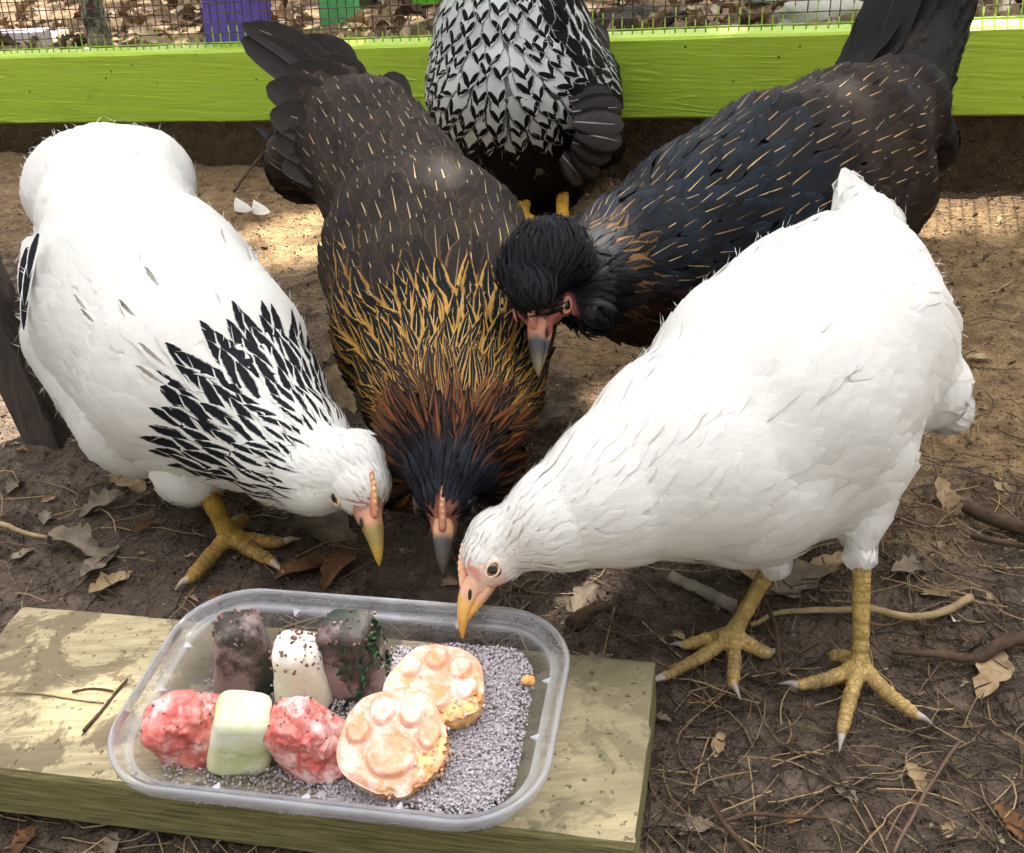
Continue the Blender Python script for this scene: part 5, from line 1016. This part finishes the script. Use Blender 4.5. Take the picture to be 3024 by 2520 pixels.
# leaf litter beyond the fence
rng = np.random.default_rng(12); VV, FF, tone, off = [], [], [], 0
base = np.array([v.co for v in leaf_shapes[1].vertices]); bf = np.array([p.vertices for p in leaf_shapes[1].polygons])
for i in range(2200):
    s_, d_ = rng.uniform(-.3, LR + .8), .07 + 2.6 * rng.random() ** 1.6; p = RAIL_L + RAIL_DIR * s_ + RAIL_BACK * d_; p[2] = float(ground_z(p[0], p[1])) + rng.uniform(0, .012)
    Lf = rng.uniform(.025, .075); a = rng.uniform(0, 6.28); R_ = np.array(Matrix.Rotation(a, 3, 'Z') @ Matrix.Rotation(rng.normal(0, .35), 3, 'X') @ Matrix.Rotation(rng.normal(0, .35), 3, 'Y'))
    VV.append((base * [rng.uniform(.7, 1.4), 1, rng.uniform(.5, 2)] * Lf) @ R_.T + p); FF.append(bf + off); off += len(base); tone += [rng.random()] * len(base)
k = NT('litter'); t_ = k.attr('tone', 2); c = k.mix(k.mapr(t_, 0, .75), C('4a3626'), C('a48a6b')); c = k.mix(k.mapr(t_, .8, 1), c, C('cdbfaa')); k.set(Base_Color=k.mix(k.mapr(k.noise(80, 4, .6, k.pos()), .35, .7, 0, .6), c, C('5a4532')), Roughness=.85)
M_litter = k.m
tag(obj('leaf_litter', mesh('leaf_litter', np.vstack(VV), np.vstack(FF), k.m, attrs={'tone': tone}), kind='stuff'), 'brown leaf litter covering the ground beyond the fence', 'leaf litter')

rng = np.random.default_rng(44); VV, FF, tone, off = [], [], [], 0
fx, fy_ = rng.uniform(-.55, .6, 900), .2 + 1.15 * rng.random(900) ** 1.3; fz = ground_z(fx, fy_)
for i in range(900):
    Lf = rng.uniform(.004, .014); R_ = np.array(Matrix.Rotation(rng.uniform(0, 6.28), 3, 'Z') @ Matrix.Rotation(rng.normal(0, .4), 3, 'X') @ Matrix.Rotation(rng.normal(0, .4), 3, 'Y'))
    VV.append((base * [rng.uniform(.5, 1.6), 1, rng.uniform(.5, 2)] * Lf) @ R_.T + [fx[i], fy_[i], fz[i] - .0005]); FF.append(bf + off); off += len(base); tone += [rng.random() ** 1.5] * len(base)
tag(obj('leaf_crumbs', mesh('leaf_crumbs', np.vstack(VV), np.vstack(FF), M_litter, attrs={'tone': tone}), kind='stuff'), 'tiny broken leaf bits strewn over the dirt of the run', 'leaf litter')

# ------------------------------------------------------------------ the tree that shades the run (it stands beyond the fence to the right, out of the picture)
rng = np.random.default_rng(20)
tree = thing('shade_tree', 'leafy tree shading the run from beyond the fence, outside the picture', 'tree', (2.6, 4.2, 0))
hc = 3.4; e_x = np.array([1.0, 0, 0])
n_ = 15000; gxy = np.stack([rng.uniform(-1.25, 1.35, n_), rng.uniform(-.35, 3.6, n_)], -1)
keep = rng.random(n_) < np.where(gxy[:, 1] > 1.75 + .12 * gxy[:, 0] * 0, .16, 1.0)
for px, py, r_ in ((905, 690, .050), (2985, 575, .10), (2790, 560, .05), (20, 1235, .045), (2300, 30, .16), (1800, 30, .05), (1010, 165, .03)):
    g_ = gnd(px, py); keep &= np.hypot((gxy[:, 0] - g_[0]), (gxy[:, 1] - g_[1])) > r_ + .05  # gaps shaped into the crown so sun lands on these chosen spots
gxy = gxy[keep]; hh = hc + rng.uniform(-.5, .7, len(gxy)); Pc = np.stack([gxy[:, 0], gxy[:, 1], 0 * hh], -1) + SUN_DIR * (hh / SUN_DIR[2])[:, None]
a = unit(np.stack([rng.normal(size=len(Pc)), rng.normal(size=len(Pc)), rng.normal(size=len(Pc)) * .35], -1)); b = unit(np.cross(a, unit(SUN_DIR + rng.normal(0, .25, (len(Pc), 3)))))
la, lb = rng.uniform(.045, .075, len(Pc))[:, None], rng.uniform(.022, .036, len(Pc))[:, None]
V = np.stack([Pc - a * la, Pc + b * lb, Pc + a * la, Pc - b * lb], 1).reshape(-1, 3); Fq = np.arange(len(V)).reshape(-1, 4)
obj('crown', mesh('crown', V, Fq, M_leaf, False), tree)
mid = Pc.mean(0); parts = [tube(smooth_path([(2.6, 4.2, -.1), (2.55, 4.15, 1.2), (2.2, 3.9, 2.4), mid + [.3, .3, 0]], 16), np.linspace(.16, .06, 16), 10)]
for q in range(7):
    e_ = Pc[rng.integers(len(Pc))]; parts.append(tube(smooth_path([(2.3, 3.95, 2.2), (np.array([2.2, 3.9, 2.4]) + e_) / 2 + [0, 0, .25], e_], 12), np.linspace(.045, .01, 12), 7))
V, Fq = join(parts); obj('trunk', mesh('trunk', V, Fq, M_bark), tree)

k = NT('sky_blocking_leaf'); k.set(Base_Color=k.mix(k.noise(.8, 3, .5, k.pos()), C('4a4a36'), C('6f6a50')), Roughness=.7); M_sky_block = k.m
# tree foliage added round the run, out of view, to block low sky light
rng = np.random.default_rng(31); n_ = 7000; a = rng.uniform(0, 2 * pi, n_); r_ = rng.uniform(6.0, 9.5, n_); zz = 7.0 * rng.random(n_) ** .9
Pc = np.stack([r_ * np.cos(a), r_ * np.sin(a) + 1, zz], -1); A_ = unit(rng.normal(size=(n_, 3))); B_ = unit(np.cross(A_, rng.normal(size=(n_, 3)))); la = rng.uniform(.22, .42, (n_, 1))
V = np.stack([Pc - A_ * la, Pc + B_ * la * .6, Pc + A_ * la, Pc - B_ * la * .6], 1).reshape(-1, 3)
tag(obj('sky_blocking_foliage', mesh('sky_blocking_foliage', V, np.arange(len(V)).reshape(-1, 4), M_sky_block, False), kind='stuff'), 'unseen tree foliage added all round the chicken run to block low sky light', 'sky_blocking_foliage')
